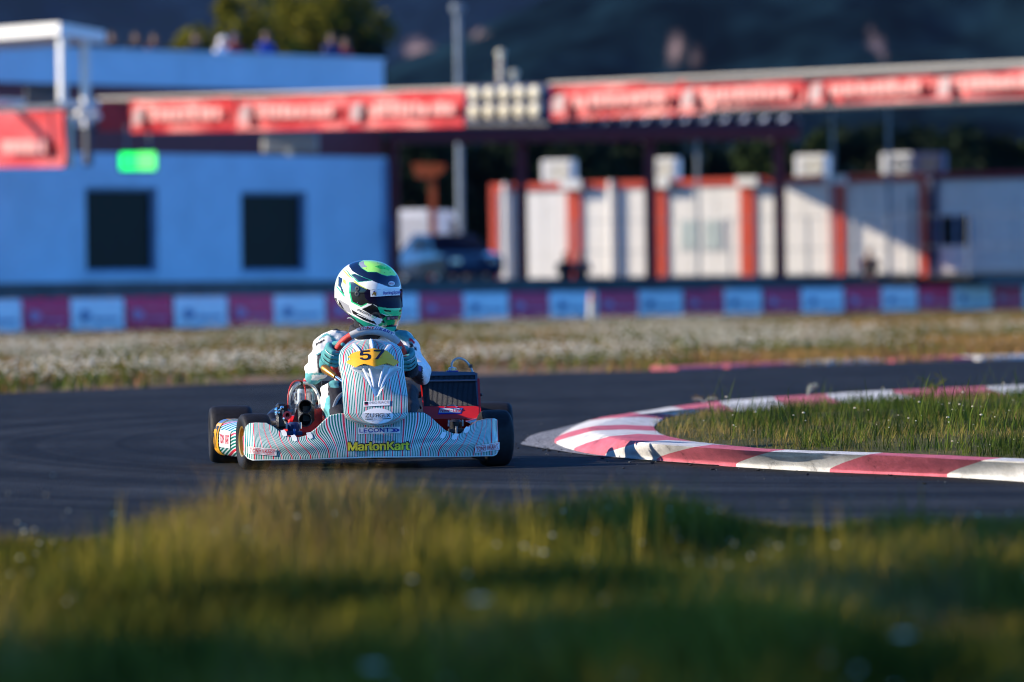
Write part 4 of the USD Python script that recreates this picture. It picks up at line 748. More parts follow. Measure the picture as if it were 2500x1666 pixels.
# number panel before the steering wheel
LEFT = [(604, 1150), (609, 1085), (616, 1055), (625, 1032), (640, 1005), (655, 987), (682, 964), (720, 950), (760, 948), (820, 958), (860, 966), (900, 971), (1000, 977), (1130, 985), (1160, 1004), (1185, 1050), (1205, 1110), (1217, 1200)]
RIGHT = [(604, 1222), (609, 1262), (616, 1296), (625, 1326), (640, 1356), (655, 1374), (682, 1394), (720, 1407), (760, 1412), (820, 1411), (860, 1417), (900, 1424), (1000, 1438), (1130, 1441), (1160, 1420), (1185, 1372), (1205, 1312), (1217, 1236)]
def nX(c, Y): l = np.interp(Y, *zip(*LEFT)); r = np.interp(Y, *zip(*RIGHT)); return l + (r - l) * (c + 1) / 2
def nC(X, Y): l = np.interp(Y, *zip(*LEFT)); r = np.interp(Y, *zip(*RIGHT)); return np.clip((X - l) / np.maximum(r - l, 1) * 2 - 1, -1.2, 1.2)
def n_depth(Y): return np.interp(Y, [600, 680, 740, 860, 1000, 1100, 1130, 1217], [-.045, -.1, -.15, -.215, -.295, -.37, -.388, -.405])
VEE = Polygon([(1030, 812), (1120, 792), (1310, 790), (1392, 806), (1345, 848), (1290, 905), (1250, 970), (1226, 1012), (1205, 1012), (1190, 970), (1160, 915), (1105, 850)])
def n_y(X, Y):
    c = nC(X, Y); low = smooth(900, 1090, Y)
    base = n_depth(Y) + (.085 - .065 * low) * np.abs(c) ** 2.4
    d = np.where(contains_xy(VEE, X, Y), shapely.distance(VEE.exterior, shapely.points(X, Y)), -1.)
    return base + .026 * np.clip(d / 22, 0, 1)
def on_panel(v, off=.004, recess=False):
    X, Y = np.asarray(v)[:, 0], np.asarray(v)[:, 1]; c = nC(X, Y); low = smooth(900, 1090, Y)
    y = n_depth(Y) + (.085 - .065 * low) * np.abs(c) ** 2.4 - off
    return ZV(X, Y, y)
nr, ncl = 110, 150; Ys = np.linspace(604.2, 1216.8, nr); cs = np.linspace(-1, 1, ncl)
Xg = np.array([nX(cs, y) for y in Ys]); Yg = np.repeat(Ys[:, None], ncl, 1); Dg = n_y(Xg, Yg)
Yg2 = Yg + 10 * np.sin(np.pi * (np.clip(cs, -1, 1)[None, :] + 1) / 2) * 0
front = ZV(Xg.ravel(), Yg2.ravel(), Dg.ravel())
inV = contains_xy(VEE.buffer(2), Xg.ravel(), Yg.ravel())
lowm = smooth(700, 900, Yg); u = (Xg - 1200) / 16. * (1 - .0 * lowm); u = np.where(Yg < 1e9, (cs[None, :] * 20.) * np.ones_like(Yg), u)
uvf = np.c_[u.ravel() + 600.5, np.where(inV, 2., .2)]
nf = len(front); back = front + [0, .012, -.004]
F = list(map(tuple, grid_faces(nr, ncl, True))); B_ = [tuple(q + nf) for q in grid_faces(nr, ncl)]
rim = [i for i in range(ncl)] + [j * ncl + ncl - 1 for j in range(1, nr)] + [(nr - 1) * ncl + i for i in range(ncl - 2, -1, -1)] + [j * ncl for j in range(nr - 2, 0, -1)]
E_ = [(rim[i], rim[(i + 1) % len(rim)], nf + rim[(i + 1) % len(rim)], nf + rim[i]) for i in range(len(rim))]
pan = lobj('number_panel', (np.vstack([front, back]), np.array(F + B_ + E_)), 'striped', kart, smooth=True, uv=np.vstack([uvf, np.full((nf, 2), 2.)]))
for pts in ([(1118, 800), (1140, 850), (1165, 905), (1180, 955)], [(1160, 795), (1175, 840), (1188, 895), (1196, 945)], [(1268, 795), (1258, 840), (1244, 895), (1234, 945)], [(1312, 800), (1294, 850), (1268, 905), (1250, 955)]):
    q = np.array(pts, float); r3 = on_panel(q, -.006); lobj('rib', tube(curve(r3, 10), [.002] + [.0055] * 8 + [.003], 8), 'white_plastic', pan, smooth=40)
for pts in ([(1050, 640), (1078, 668), (1100, 690)], [(1176, 606), (1184, 640), (1190, 674)], [(1318, 645), (1292, 672), (1270, 694)]):
    lobj('fin', tube(curve(on_panel(np.array(pts, float), .004), 8), [.004, .008, .009, .009, .008, .007, .006, .004], 8), 'white_plastic', pan, smooth=40)
plate_pts = [(1000, 772), (1012, 757), (1034, 748), (1028, 738), (1012, 733), (1040, 706), (1080, 692), (1110, 686), (1150, 678), (1190, 668), (1238, 676), (1290, 686), (1322, 712), (1345, 732), (1336, 742), (1358, 752), (1378, 768), (1340, 798), (1318, 786), (1290, 776), (1260, 784), (1200, 801), (1160, 788), (1128, 779), (1096, 790), (1066, 806), (1040, 790)]
def on_plate(v, off=.004):
    p = on_panel(v, off); X = np.asarray(v)[:, 0]; p[:, 1] -= .022 * (1 - np.clip(np.abs(X - 1192) / 150, 0, 1)) + .006; return p
v2, f2 = flat_poly(plate_pts, 16); fr = on_plate(v2, .004); bk = on_plate(v2, -.004); n0 = len(fr)
ed = trimesh.Trimesh(fr, f2, process=False); be = trimesh.grouping.group_rows(ed.edges_sorted, require_count=1); be = ed.edges[be]
plate = lobj('number_plate', fix((np.vstack([fr, bk]), np.vstack([f2, f2[:, ::-1] + n0, [(a, b, b + n0) for a, b in be], [(a, b + n0, a + n0) for a, b in be]]))), 'yellow_plate', pan, smooth=30)
deco('number', place_text('57', 1098, 752, 1276, 742, 64, True, 0., edge=8), on_plate, .006, 'navy_ink', pan)
st = deco('sticker', flat_poly(rect(1124, 1046, 1312, 1036, 38)), on_panel, .0045, 'sticker_white', pan)
deco('mark', flat_poly(rect(1131, 1050, 1157, 1049, 17)), on_panel, .006, 'black_ink', pan); deco('mark', flat_poly(rect(1131, 1069, 1157, 1068, 6)), on_panel, .006, 'red_ink', pan)
deco('lettering', place_text('PRO', 1168, 1066, 1222, 1063, 18), on_panel, .006, 'grey_ink', pan); deco('lettering', place_text('RACE', 1230, 1063, 1306, 1059, 18), on_panel, .006, 'emblem_grey', pan)
el = deco('oval_sticker', flat_poly([(1224 + 113 * math.cos(a), 1150 + 55 * math.sin(a)) for a in np.linspace(0, 2 * math.pi, 40)[:-1]]), on_panel, .0045, 'sticker_white', pan)
for tx, xa, xb in (('Z', 1138, 1166), ('U', 1172, 1202), ('R', 1208, 1234), ('G', 1240, 1268), ('I', 1276, 1281), ('X', 1288, 1318)):
    v, f = place_text(tx, xa, 1160, xb, 1158, 28, False)
    if tx == 'R': v = np.c_[xa + xb - v[:, 0], v[:, 1]]
    deco('lettering', (v, f), on_panel, .006, 'black_ink', pan)
deco('lettering', place_text('WATCHES', 1200, 1176, 1258, 1174, 7), on_panel, .006, 'grey_ink', pan); deco('lettering', place_text('BY', 1188, 1192, 1198, 1192, 7), on_panel, .006, 'grey_ink', pan)
deco('zigzag', flat_poly(rect(1136, 1170, 1192, 1169, 5)), on_panel, .006, 'black_ink', pan); deco('zigzag', flat_poly(rect(1266, 1168, 1320, 1164, 5)), on_panel, .006, 'black_ink', pan)

# steering wheel
WC, E1, E2 = np.array([.004, .33, .482]), np.array([1., 0, 0]), np.array([0, -.5, .866])
WN = np.cross(E1, E2); WR = .163
def wp(a, r=WR, n=0.): a = math.radians(a); return WC + r * (math.cos(a) * E1 + math.sin(a) * E2) + n * WN
swh = lobj('steering_wheel', tube([wp(a) for a in np.linspace(38, 122, 20)], .0185, 12), 'grey_grip', kart, smooth=40)
for a0, a1 in ((122, 262), (-82, 38)): lobj('grip', tube([wp(a) for a in np.linspace(a0, a1, 26)], .0175, 12), 'red_grip', swh, smooth=40)
lobj('rim_base', tube([wp(a) for a in np.linspace(262, 278, 6)], .016, 10), 'grey_grip', swh, smooth=40)
for a in (15, 165, 270): lobj('spoke', tube([wp(a, .155, -.01), wp(a, .03, -.03)], [.009, .013], 8), 'black_metal', swh)
lobj('hub', lathe([(-.05, .02), (-.045, .035), (-.01, .035), (0, .02)], WC, WN, 16), 'copper', swh)
def on_rim(v, off=0):                                    # bent strip on the wheel's upper arc
    return np.array([wp(80 - (x - .5) * 62, WR + .004 + .0186 * math.sin(math.radians(52) * (y - .5) * 2) * 1., 0) + (.0192 + off) * np.array([0, -.87, .5]) * math.cos(math.radians(52) * (y - .5) * 2) * 1. for x, y in v])
st = lobj('sticker', up_facing((on_rim(v0 := np.array([(x, y) for x in np.linspace(0, 1, 16) for y in (0, .5, 1)])), np.array([(i * 3 + j, i * 3 + 3 + j, i * 3 + 4 + j) for i in range(15) for j in range(2)] + [(i * 3 + j, i * 3 + 4 + j, i * 3 + 1 + j) for i in range(15) for j in range(2)])), [0, -1, .5]), 'sticker_white', swh)
for tx, a, b, m in (('TONY', .05, .45, 'red_ink'), ('//', .46, .56, 'blue_ink'), ('KART', .58, .96, 'blue_ink')):
    v, f = text2d(tx, True); v = v - v.min(0); v = v / v.max(0) * [b - a, .62] + [a, .2]; v, f = subdiv2(v, f, .12); lobj('lettering', up_facing((on_rim(v, .0015), f), [0, -1, .5]), m, swh)
lobj('steering_column', cyl(WC - WN * .03, (0.0, -.12, .12), .011, 12), 'black_metal', kart)
g0, g1 = Z(838, 806, .22), Z(958, 892, .1)
lv = lobj('gear_lever', cyl(lerp(g0, g1, .5), g1 + (g1 - g0) * .6, .0065, 10), 'chrome', kart)
lobj('grip', tube([g0, lerp(g0, g1, .12), lerp(g0, g1, .4), lerp(g0, g1, .75)], [.014, .021, .018, .011], 12), 'copper', lv, smooth=50)

# wheels
def wheel(name_lab, c, r, w, rr, steer, side):
    ax = np.array([math.cos(steer), math.sin(steer), 0]) * side; wid = w / 2
    prof = [(-wid * .82, rr), (-wid * .95, rr + .012), (-wid, lerp(rr, r, .5)), (-wid * .97, lerp(rr, r, .78)), (-wid * .86, r * .965), (-wid * .68, r * .99), (-wid * .3, r), (wid * .3, r), (wid * .68, r * .99), (wid * .86, r * .965), (wid * .97, lerp(rr, r, .78)), (wid, lerp(rr, r, .5)), (wid * .95, rr + .012), (wid * .82, rr)]
    wh = UsdGeom.Xform.Define(stage, numbered(path_of(kart), 'wheel')).GetPrim()
    if name_lab: wh.SetCustomDataByKey('label', name_lab)
    lobj('tyre', lathe(prof, c, ax, 56), 'rubber', wh, smooth=50)
    lobj('rim', lathe([(wid * .84, rr + .004), (wid * .9, rr + .002), (wid * .86, rr - .006), (wid * .3, rr - .012), (wid * .2, .045), (wid * .45, .03), (wid * .45, .004)], c, ax, 40), 'gold_rim', wh, smooth=40)
    lobj('inner_rim', lathe([(-wid * .84, rr + .004), (-wid * .9, rr + .002), (-wid * .3, rr - .012), (-wid * .2, .04), (-wid * .2, .004)], c, ax, 40), 'gold_rim', wh, smooth=40)
    for k in range(3):
        a = k * 2.094 + .4; e1 = np.array([0, 0, 1.]); e2 = np.cross(ax, e1); lobj('wheel_nut', cyl(np.asarray(c) + ax * wid * .2 + .033 * (math.cos(a) * e1 + math.sin(a) * e2), np.asarray(c) + ax * wid * .38 + .033 * (math.cos(a) * e1 + math.sin(a) * e2), .007, 6), 'chrome', wh)
ST = math.radians(9)
wheel(None, (-.548, 0, .128), .128, .132, .068, ST, -1); wheel(None, (.552, 0.0, .128), .128, .132, .068, ST, 1)
wheel(None, (-.607, 1.05, .136), .136, .205, .068, 0., -1); wheel(None, (.63, 1.05, .136), .136, .205, .068, 0., 1)
lobj('rear_axle', cyl((-.52, 1.05, .136), (.54, 1.05, .136), .02, 16), 'alloy', kart)
for s, x in ((-1, -.46), (1, .46)):
    lobj('stub_axle', tube([(x, 0, .128), (x + s * .09, 0, .128)], [.022, .014], 12), 'black_metal', kart)
    lobj('kingpin', cyl((x, 0, .06), (x, 0, .2), .016, 12), 'black_metal', kart)
    lobj('tie_rod', cyl((x, .06, .12), (s * .03, .1, .14), .006, 8), 'blue_anodised', kart)
# frame, floor, seat
rails = [[(-.46, 0, .07), (-.3, .03, .06), (-.24, .3, .05), (-.24, .8, .05), (-.3, 1.2, .06)], [(.46, 0, .07), (.3, .03, .06), (.24, .3, .05), (.24, .8, .05), (.3, 1.2, .06)], [(-.3, -.0, .06), (-.14, -.2, .06), (.14, -.2, .06), (.3, 0., .06)], [(-.3, 1.18, .06), (.3, 1.18, .06)], [(-.24, .62, .05), (.24, .62, .05)]]
for p in rails: lobj('frame_tube', tube(curve(p, 20) if len(p) > 2 else np.array(p, float), .015, 10), 'black_metal', kart, smooth=50)
lobj('floor_tray', box((0, .24, .048), (.46, .64, .008)), 'black_metal', kart)
def seat():
    th = np.linspace(-1, 1, 21); rows = []
    for y, z, w, h in ((.42, .08, .15, .05), (.55, .055, .17, .08), (.72, .05, .185, .14), (.86, .09, .19, .2), (.95, .2, .19, .16), (1.0, .33, .18, .1), (1.03, .44, .16, .05)):
        rows.append(np.c_[w * np.sin(th * 1.45) / math.sin(1.45), y - .05 * np.abs(th) ** 2 * (z > .15) * 3 * .9, z + h * np.abs(th) ** 2.6])
    g = np.vstack(rows); n = len(g); F = list(map(tuple, grid_faces(7, 21))) + [tuple(q + n) for q in grid_faces(7, 21, True)]
    rim = list(range(21)) + [j * 21 + 20 for j in range(1, 7)] + [6 * 21 + i for i in range(19, -1, -1)] + [j * 21 for j in range(5, 0, -1)]
    return np.vstack([g, g + [0, .012, -.012]]), np.array(F + [(rim[i], n + rim[i], n + rim[(i + 1) % len(rim)], rim[(i + 1) % len(rim)]) for i in range(len(rim))])
lobj('seat', fix(seat()), 'seat_shell', kart, smooth=40)
# rear bumper, side pods with stripes
rb = [(-.6, 1.24, .13), (-.52, 1.32, .13), (0, 1.34, .13), (.53, 1.32, .13), (.61, 1.24, .13)]
lobj('rear_bumper', tube(curve(rb, 24), .055, 12), 'black_plastic', kart, smooth=50)
def side_pod(s, x0):
    ys = np.linspace(.2, .88, 26); rows = []; uv = []; prof = [(.0, .05), (.045, .052), (.062, .075), (.066, .12), (.06, .17), (.04, .2), (-.04, .212), (-.1, .2)]
    pc = curve([(a, 0, b) for a, b in prof], 22)
    for y in ys:
        e = min(1, max(0, (y - .2) / .07)) ** .5 * min(1, max(0, (.88 - y) / .05)) ** .5; k = .55 + .45 * e; bulge = lerp(-.055, 0.02, (y - .2) / .68)
        rows.append(np.c_[x0 + s * (pc[:, 0] * k + bulge), np.full(22, y), .125 + (pc[:, 2] - .125) * (.75 + .25 * e)]); uv.append(np.c_[np.linspace(0, 22, 22) + 9 * (y - .2) + 600, np.full(22, .2)])
    g = np.vstack(rows); n = len(g); u = np.vstack(uv); inn = g - [s * .012, 0, 0]
    F = list(map(tuple, grid_faces(26, 22))) + [tuple(q + n) for q in grid_faces(26, 22, True)]
    rim = list(range(22)) + [j * 22 + 21 for j in range(1, 26)] + [25 * 22 + i for i in range(20, -1, -1)] + [j * 22 for j in range(24, 0, -1)]
    F += [(rim[i], n + rim[i], n + rim[(i + 1) % len(rim)], rim[(i + 1) % len(rim)]) for i in range(len(rim))]
    F = np.array(F); F = F if s > 0 else F[:, ::-1]
    pod = lobj('side_pod', (np.vstack([g, inn]), F), 'striped', kart, smooth=True, uv=np.vstack([u, np.full((n, 2), 2.)]))
    def on_pod(v, off=.004):                               # v: (along the pod 0-1, height 0-1) on its outer face
        out = []
        for a, b in v:
            fi, fj = a * 25, 2 + b * 13; i, j = int(min(fi, 24)), int(min(fj, 20)); ti, tj = fi - i, fj - j; G_ = g.reshape(26, 22, 3)
            p = (G_[i, j] * (1 - ti) + G_[i + 1, j] * ti) * (1 - tj) + (G_[i, j + 1] * (1 - ti) + G_[i + 1, j + 1] * ti) * tj
            out.append(p + [s * off, -off * .5, 0])
        return np.array(out)
    def patch(a0, b0, a1, b1): v, f = trimesh.creation.triangulate_polygon(Polygon([(a0, b0), (a1, b0), (a1, b1), (a0, b1)]), engine='earcut'); return subdiv2(v, f, .06)
    v, f = patch(.72, .0, .985, 1.); pl = lobj('number_plate', up_facing((on_pod(v), f), [s, 0, 0]), 'yellow_plate', pod)
    v, f = patch(.74, .78, .97, .98); lobj('flag', up_facing((on_pod(v, .005), f), [s, 0, 0]), 'banner_blue', pod)
    v, f = text2d('57', True); v = v - v.min(0); v = v / v.max(0); v = (np.c_[1 - v[:, 0], v[:, 1]] if s < 0 else v) * [.2, .5] + [.755, .2]; v, f = subdiv2(v, f, .05); lobj('number', up_facing((on_pod(v, .0055), f), [s, 0, 0]), 'black_ink', pod)
    v, f = patch(.2, .25, .66, .62); k = lobj('sticker', up_facing((on_pod(v), f), [s, 0, 0]), 'sticker_white', pod)
    for tx, a, b in (('TONY', .23, .42), ('KART', .46, .63)):
        if s < 0: a, b = .86 - b, .86 - a
        v, f = text2d(tx, True); v = v - v.min(0); v = v / v.max(0); v = (np.c_[1 - v[:, 0], v[:, 1]] if s < 0 else v) * [b - a, .2] + [a, .33]; v, f = subdiv2(v, f, .05); lobj('lettering', up_facing((on_pod(v, .0055), f), [s, 0, 0]), 'red_ink', pod)
side_pod(-1, -.615); side_pod(1, .6)
for s in (-1, 1):
    for y in (.32, .75): lobj('pod_bar', tube([(s * .24, y, .07), (s * .56, y, .1)], .011, 8), 'black_metal', kart)

# engine at the driver's right (left in the picture)
C0 = Z(712, 960, .78); ex = C0[0]
eng = lobj('engine', box((ex, .8, .15), (.2, .2, .15), 0, .02), 'red_paint', kart)
lobj('cylinder', lathe([(0, .03), (0, .046), (.018, .046), (.018, .051), (.03, .052), (.072, .052), (.075, .047), (.09, .047), (.095, .02)], (ex, .78, .262), (0, 0, 1), 18), 'alloy', eng, smooth=30)
for k in range(12): a = k * math.pi / 6; lobj('cooling_fin', box((ex + .054 * math.cos(a), .78 + .054 * math.sin(a), .315), (.012, .006, .036), a), 'alloy', eng)
lobj('cylinder_base', lathe([(0, .03), (0, .05), (.045, .05), (.05, .03)], (ex, .78, .215), (0, 0, 1), 18), 'alloy', eng, smooth=30)
lobj('cylinder_head', lathe([(0, .03), (0, .054), (.022, .054), (.03, .045), (.032, .01)], (ex + .004, .78, .355), (0, 0, 1), 20), 'black_metal', eng, smooth=30)
pk = Z(722, 900, .78); lobj('spark_plug_cap', tube([pk - [0, 0, .02], pk, pk + [0, 0, .012]], [.01, .018, .012], 12), 'red_paint', eng, smooth=50)
for X, Y in ((770, 930), (805, 925), (840, 940)): p = Z(X, Y, .86); lobj('head_bolt', cyl(p - [.012, 0, .004], p + [.02, 0, .004], .006, 8), 'gold_rim', eng)
lobj('reed_block', box(Z(835, 955, .9), (.09, .1, .07), 0, .01), 'black_metal', eng); lobj('ignition_coil', box(Z(825, 1000, .88), (.07, .08, .09), 0, .01), 'black_plastic', eng)
lobj('guard', fix(hexa([Z(622, 1190, .62), Z(832, 1260, .62), Z(832, 1260, .72), Z(622, 1190, .72), Z(648, 1102, .62), Z(832, 1098, .62), Z(832, 1098, .72), Z(648, 1102, .72)])), 'red_paint', eng)
lobj('guard_lower', fix(hexa([Z(660, 1262, .6), Z(830, 1262, .6), Z(830, 1262, .7), Z(660, 1262, .7), Z(626, 1180, .6), Z(832, 1180, .6), Z(832, 1180, .7), Z(626, 1180, .7)])), 'red_paint', eng)
ab = lobj('air_box', box(Z(713, 1130, .6), (.075, .2, .11), 0, .02), 'black_plastic', eng)
for Y in (1083, 1178):
    c = Z(712, Y, .44); lobj('intake_tube', lathe([(.16, .027), (.02, .0275), (.004, .0315), (0, .033), (-.003, .031), (0, .0275), (.03, .0255), (.15, .0255), (.15, .002)], c, (0, 1, 0), 28), 'black_plastic', eng, smooth=35)
lobj('water_hose', tube(curve([Z(612, 1105, .62), Z(598, 1040, .62), Z(622, 960, .63), Z(690, 917, .68), Z(760, 935, .72), Z(798, 990, .7), Z(808, 1095, .64)], 30), .0075, 10), 'clear_hose', eng, smooth=60)
lobj('wire', tube(curve([Z(588, 1095, .6), Z(592, 1010, .6), Z(612, 930, .63), Z(650, 900, .66), Z(690, 908, .68), Z(712, 960, .69), Z(718, 1035, .62)], 30), .0035, 8), 'red_wire', eng, smooth=60)
lobj('wire', tube(curve([Z(690, 925, .68), Z(660, 950, .66), Z(640, 1010, .64), Z(610, 1070, .62)], 16), .002, 6), 'black_plastic', eng)
lobj('hose_clip', box(Z(686, 920, .67), (.012, .012, .018)), 'leaf_mid', eng)
cb_ = Z(545, 1150, .62)
lobj('carburettor', box(cb_, (.055, .07, .12), 0, .012), 'black_metal', eng)
for X, Y, r in ((520, 1108, .012), (520, 1130, .011), (552, 1092, .008), (575, 1170, .01)): p = Z(X, Y, .57); lobj('fitting', lathe([(-.02, .004), (-.02, r), (0, r), (.004, r * 1.2), (.014, r * 1.2), (.016, .003)], p, (-.3, -.95, 0), 12), 'chrome', eng, smooth=30)
lobj('pump', lathe([(0, .01), (0, .02), (.05, .02), (.05, .01)], Z(575, 1150, .6), (.1, -1, .1), 14), 'red_paint', eng, smooth=30)
lobj('fuel_line', tube(curve([Z(548, 1110, .58), Z(560, 1150, .57), Z(578, 1205, .57)], 10), .006, 8), 'clear_hose', eng)
lobj('exhaust', tube(curve([(ex - .07, .84, .2), (ex - .13, .9, .19), (ex - .13, 1.05, .21), (ex - .05, 1.2, .24)], 16), [.02] * 6 + [.04] * 8 + [.02] * 2, 14), 'black_metal', eng, smooth=50)
def cal(name, X, Y, y, mat):
    p = Z(X, Y, y); b = lobj(name, lathe([(-.03, .01), (-.03, .026), (.02, .03), (.03, .02), (.03, .006)], p, (0, 0, 1), 14), mat, kart, smooth=30)
    lobj('bracket', box(p - [0, .03, .02], (.075, .03, .02), 0, .004), mat, b); lobj('bolt', cyl(p + [-.034, -.03, .0], p + [-.034, -.03, .03], .005, 8), 'chrome', b); lobj('bolt', cyl(p + [.03, -.03, .0], p + [.03, -.03, .03], .005, 8), 'chrome', b)
    lobj('pin', cyl(p + [.0, -.05, -.05], p + [.0, -.05, .0], .006, 8), 'blue_anodised' if mat == 'navy_paint' else 'alloy', b)
cal('brake_caliper', 1778, 1222, -.05, 'black_metal'); cal('pedal_block', 630, 1240, -.02, 'navy_paint')
lobj('pedal', tube([(-.15, -.14, .06), (-.15, -.16, .2), (-.11, -.16, .21)], .007, 8), 'alloy', kart); lobj('pedal', tube([(.15, -.14, .06), (.15, -.16, .2), (.11, -.16, .21)], .007, 8), 'alloy', kart)
# radiator at the driver's left
rd = lobj('radiator', fix(hexa([Z(1548, 1085, .5), Z(1942, 1080, .5), Z(1942, 1080, .55), Z(1548, 1085, .55), Z(1535, 850, .62), Z(1922, 848, .62), Z(1922, 848, .67), Z(1535, 850, .67)])), 'radiator_core', kart)
def rq(X, Y, off): t_ = (Y - 850) / 232; return Z(X, Y, lerp(.62, .5, t_) - off)
for k in range(44):
    X0 = 1545 + k * 8.8; lobj('core_fin', tube([rq(X0 + 1, 862, .004), rq(X0 + 6, 1078, .004)], .0011, 4), 'fin_grey', rd)
lobj('top_tank', fix(hexa([rq(1533, 866, .008), rq(1925, 860, .008), rq(1925, 860, -.065), rq(1533, 866, -.065), rq(1535, 832, .008), rq(1915, 838, .008), rq(1915, 838, -.065), rq(1535, 832, -.065)])), 'radiator_frame', rd)
lobj('cross_bar', tube([rq(1538, 902, .01), rq(1928, 896, .01)], .0045, 8), 'radiator_frame', rd)
lobj('side_tank', fix(hexa([rq(1932, 1075, .006), rq(1946, 1075, .006), rq(1946, 1075, -.05), rq(1932, 1075, -.05), rq(1915, 845, .006), rq(1932, 845, .006), rq(1932, 845, -.05), rq(1915, 845, -.05)])), 'radiator_frame', rd)
for xa, xb, w in ((1524, 1550, 10), (1932, 1944, 16)):
    lobj('side_guard', fix(hexa([rq(xa + (xb - xa), 1140, .015), rq(xb + w, 1140, .015), rq(xb + w, 1140, -.05), rq(xb, 1140, -.05), rq(xa, 885, .015), rq(xa + w, 885, .015), rq(xa + w, 885, -.05), rq(xa, 885, -.05)])), 'red_paint', rd)
sh_ = lobj('shield', fix(hexa([Z(1562, 1168, .44), Z(1940, 1166, .44), Z(1940, 1166, .46), Z(1562, 1168, .46), Z(1548, 1082, .485), Z(1945, 1079, .485), Z(1945, 1079, .505), Z(1548, 1082, .505)])), 'red_paint', rd)
lobj('shield_lower', fix(hexa([Z(1600, 1290, .5), Z(1930, 1290, .5), Z(1930, 1290, .52), Z(1600, 1290, .52), Z(1562, 1169, .44), Z(1940, 1167, .44), Z(1940, 1167, .46), Z(1562, 1169, .46)])), 'red_paint', rd)
def on_shield(v, off=.003): return np.array([Z(a, b, lerp(.485, .44, (b - 1080) / 87) - off) for a, b in v])
lg = deco('badge_border', flat_poly([(1664, 1092), (1832, 1092), (1818, 1134), (1652, 1138)]), on_shield, .0012, 'blue_ink', rd); deco('badge', flat_poly([(1670, 1096), (1826, 1096), (1814, 1124), (1660, 1126)]), on_shield, .0022, 'sticker_white', rd)
deco('lettering', place_text('New-Line', 1668, 1122, 1818, 1120, 22, True, .18), on_shield, .0032, 'red_ink', rd)
lobj('handle', tube(curve([Z(1700, 1086, .48), Z(1745, 1076, .47), Z(1790, 1086, .48)], 10), .0025, 6), 'chrome', rd)
cp = rq(1755, 828, -.03); cap = lobj('filler_cap', lathe([(0, .01), (0, .017), (.014, .017), (.018, .004)], cp, (0, 0, 1), 16), 'chrome', rd, smooth=30)
for k in range(10): a = k * math.pi / 5; lobj('knurl', box(cp + [.0175 * math.cos(a), .0175 * math.sin(a), .007], (.004, .003, .013), a), 'chrome', rd)
lobj('cap_base', box(cp - [0, .0, .004], (.055, .03, .008), 0, .002), 'blue_ink', rd)
lobj('overflow_hose', tube(curve([Z(1750, 800, .65), Z(1758, 765, .65), Z(1785, 743, .65), Z(1820, 743, .65), Z(1855, 765, .65), Z(1885, 805, .65), Z(1898, 840, .64)], 24), .0048, 8), 'clear_hose', rd, smooth=60)
lobj('hose_clip', box(Z(1884, 796, .65), (.014, .014, .016), .4), 'black_plastic', rd)
lobj('knob', ball(rq(1958, 1000, .0), .008, 2), 'black_plastic', rd, smooth=True)
lobj('water_pipe', tube(curve([Z(1530, 1000, .6), Z(1490, 1000, .6), Z(1450, 1010, .62)], 8), .016, 10), 'black_plastic', rd)
lobj('seat_stay', tube([Z(1465, 985, .52), Z(1530, 1095, .42)], .006, 8), 'chrome', kart)
lobj('steering_tank', box((.0, .3, .13), (.2, .28, .16), 0, .03), 'white_plastic', kart)
lobj('brake_hose', tube(curve([Z(905, 1130, .0), Z(930, 1050, .05), Z(975, 995, .1), Z(1010, 980, .12)], 12), .009, 8), 'pole_grey', kart)

# ================================================================ THE DRIVER (same axes as the kart)
drv = thing('person', 'kart driver in green and white helmet and white teal suit, gripping the wheel', 'person', KART, YAW)
q = lambda *a: np.array(a, float)
hl, hr = wp(168, WR), wp(2, WR)                                # where the hands hold the rim: left and right in the picture
wl_, wr_ = hl + q(-.028, .055, -.02), hr + q(.03, .055, -.03)       # wrists
shl, shr = q(-.165, .66, .555), q(.185, .66, .56); ell, elr = q(-.235, .565, .425), q(.262, .565, .415)
bones = [[(q(0, .82, .17), .125), (q(0, .8, .3), .125), (q(.0, .73, .45), .13), (q(.005, .70, .55), .085), (q(.015, .675, .63), .056), (q(.022, .655, .72), .062)],
         [(q(0, .72, .48), .11), (q(-.12, .68, .555), .075), (shl, .066), (ell, .05), (lerp(ell, wl_, .5), .043), (wl_, .031)], [(q(0, .72, .48), .11), (q(.13, .68, .56), .075), (shr, .066), (elr, .05), (lerp(elr, wr_, .5), .043), (wr_, .031)],
         [(q(-.07, .8, .16), .1), (q(-.17, .22, .335), .062), (q(-.155, .0, .22), .05), (q(-.14, -.08, .12), .042)], [(q(.07, .8, .16), .1), (q(.165, .22, .32), .062), (q(.15, .0, .22), .05), (q(.14, -.08, .12), .042)]]
bv, bf = flesh(bones, .009, 20)
bv = bv + (.006 * (meshkit.fbm(bv * 16 + 3, 3) - .5) + .005 * np.sin(bv[:, 2] * 85 + 30 * bv[:, 0] + 6 * meshkit.noise(bv * 7)) * (np.abs(bv[:, 0]) > .12))[:, None] * trimesh.Trimesh(bv, bf, process=False).vertex_normals
WHITE, TEAL, DARK, RED, GREY = lin(228, 228, 226), lin(85, 158, 162), lin(20, 22, 34), lin(190, 25, 50), lin(130, 134, 140)
def z1_of(v):                                                  # picture coordinates of points in the kart's axes
    w = v @ RK.T + KART - CAM; d = w @ f_; return np.c_[(1250 + FOC * (w @ RI) / d - 500) * 2.904, (833 - FOC * (w @ UP) / d - 620) * 2.904]
pb = z1_of(bv); bc = np.tile(WHITE, (len(bv), 1)); bn = trimesh.Trimesh(bv, bf, process=False).vertex_normals
def region(mask, c): bc[mask] = c
def inside(poly, p=pb): return contains_xy(Polygon(poly), p[:, 0], p[:, 1])
legs = (bv[:, 1] < .62) & (bv[:, 2] < .42) & (np.abs(bv[:, 0]) < .25) & (bv[:, 1] < .52)
arm = (np.abs(bv[:, 0]) > .1) & (bv[:, 2] > .36) & ~legs
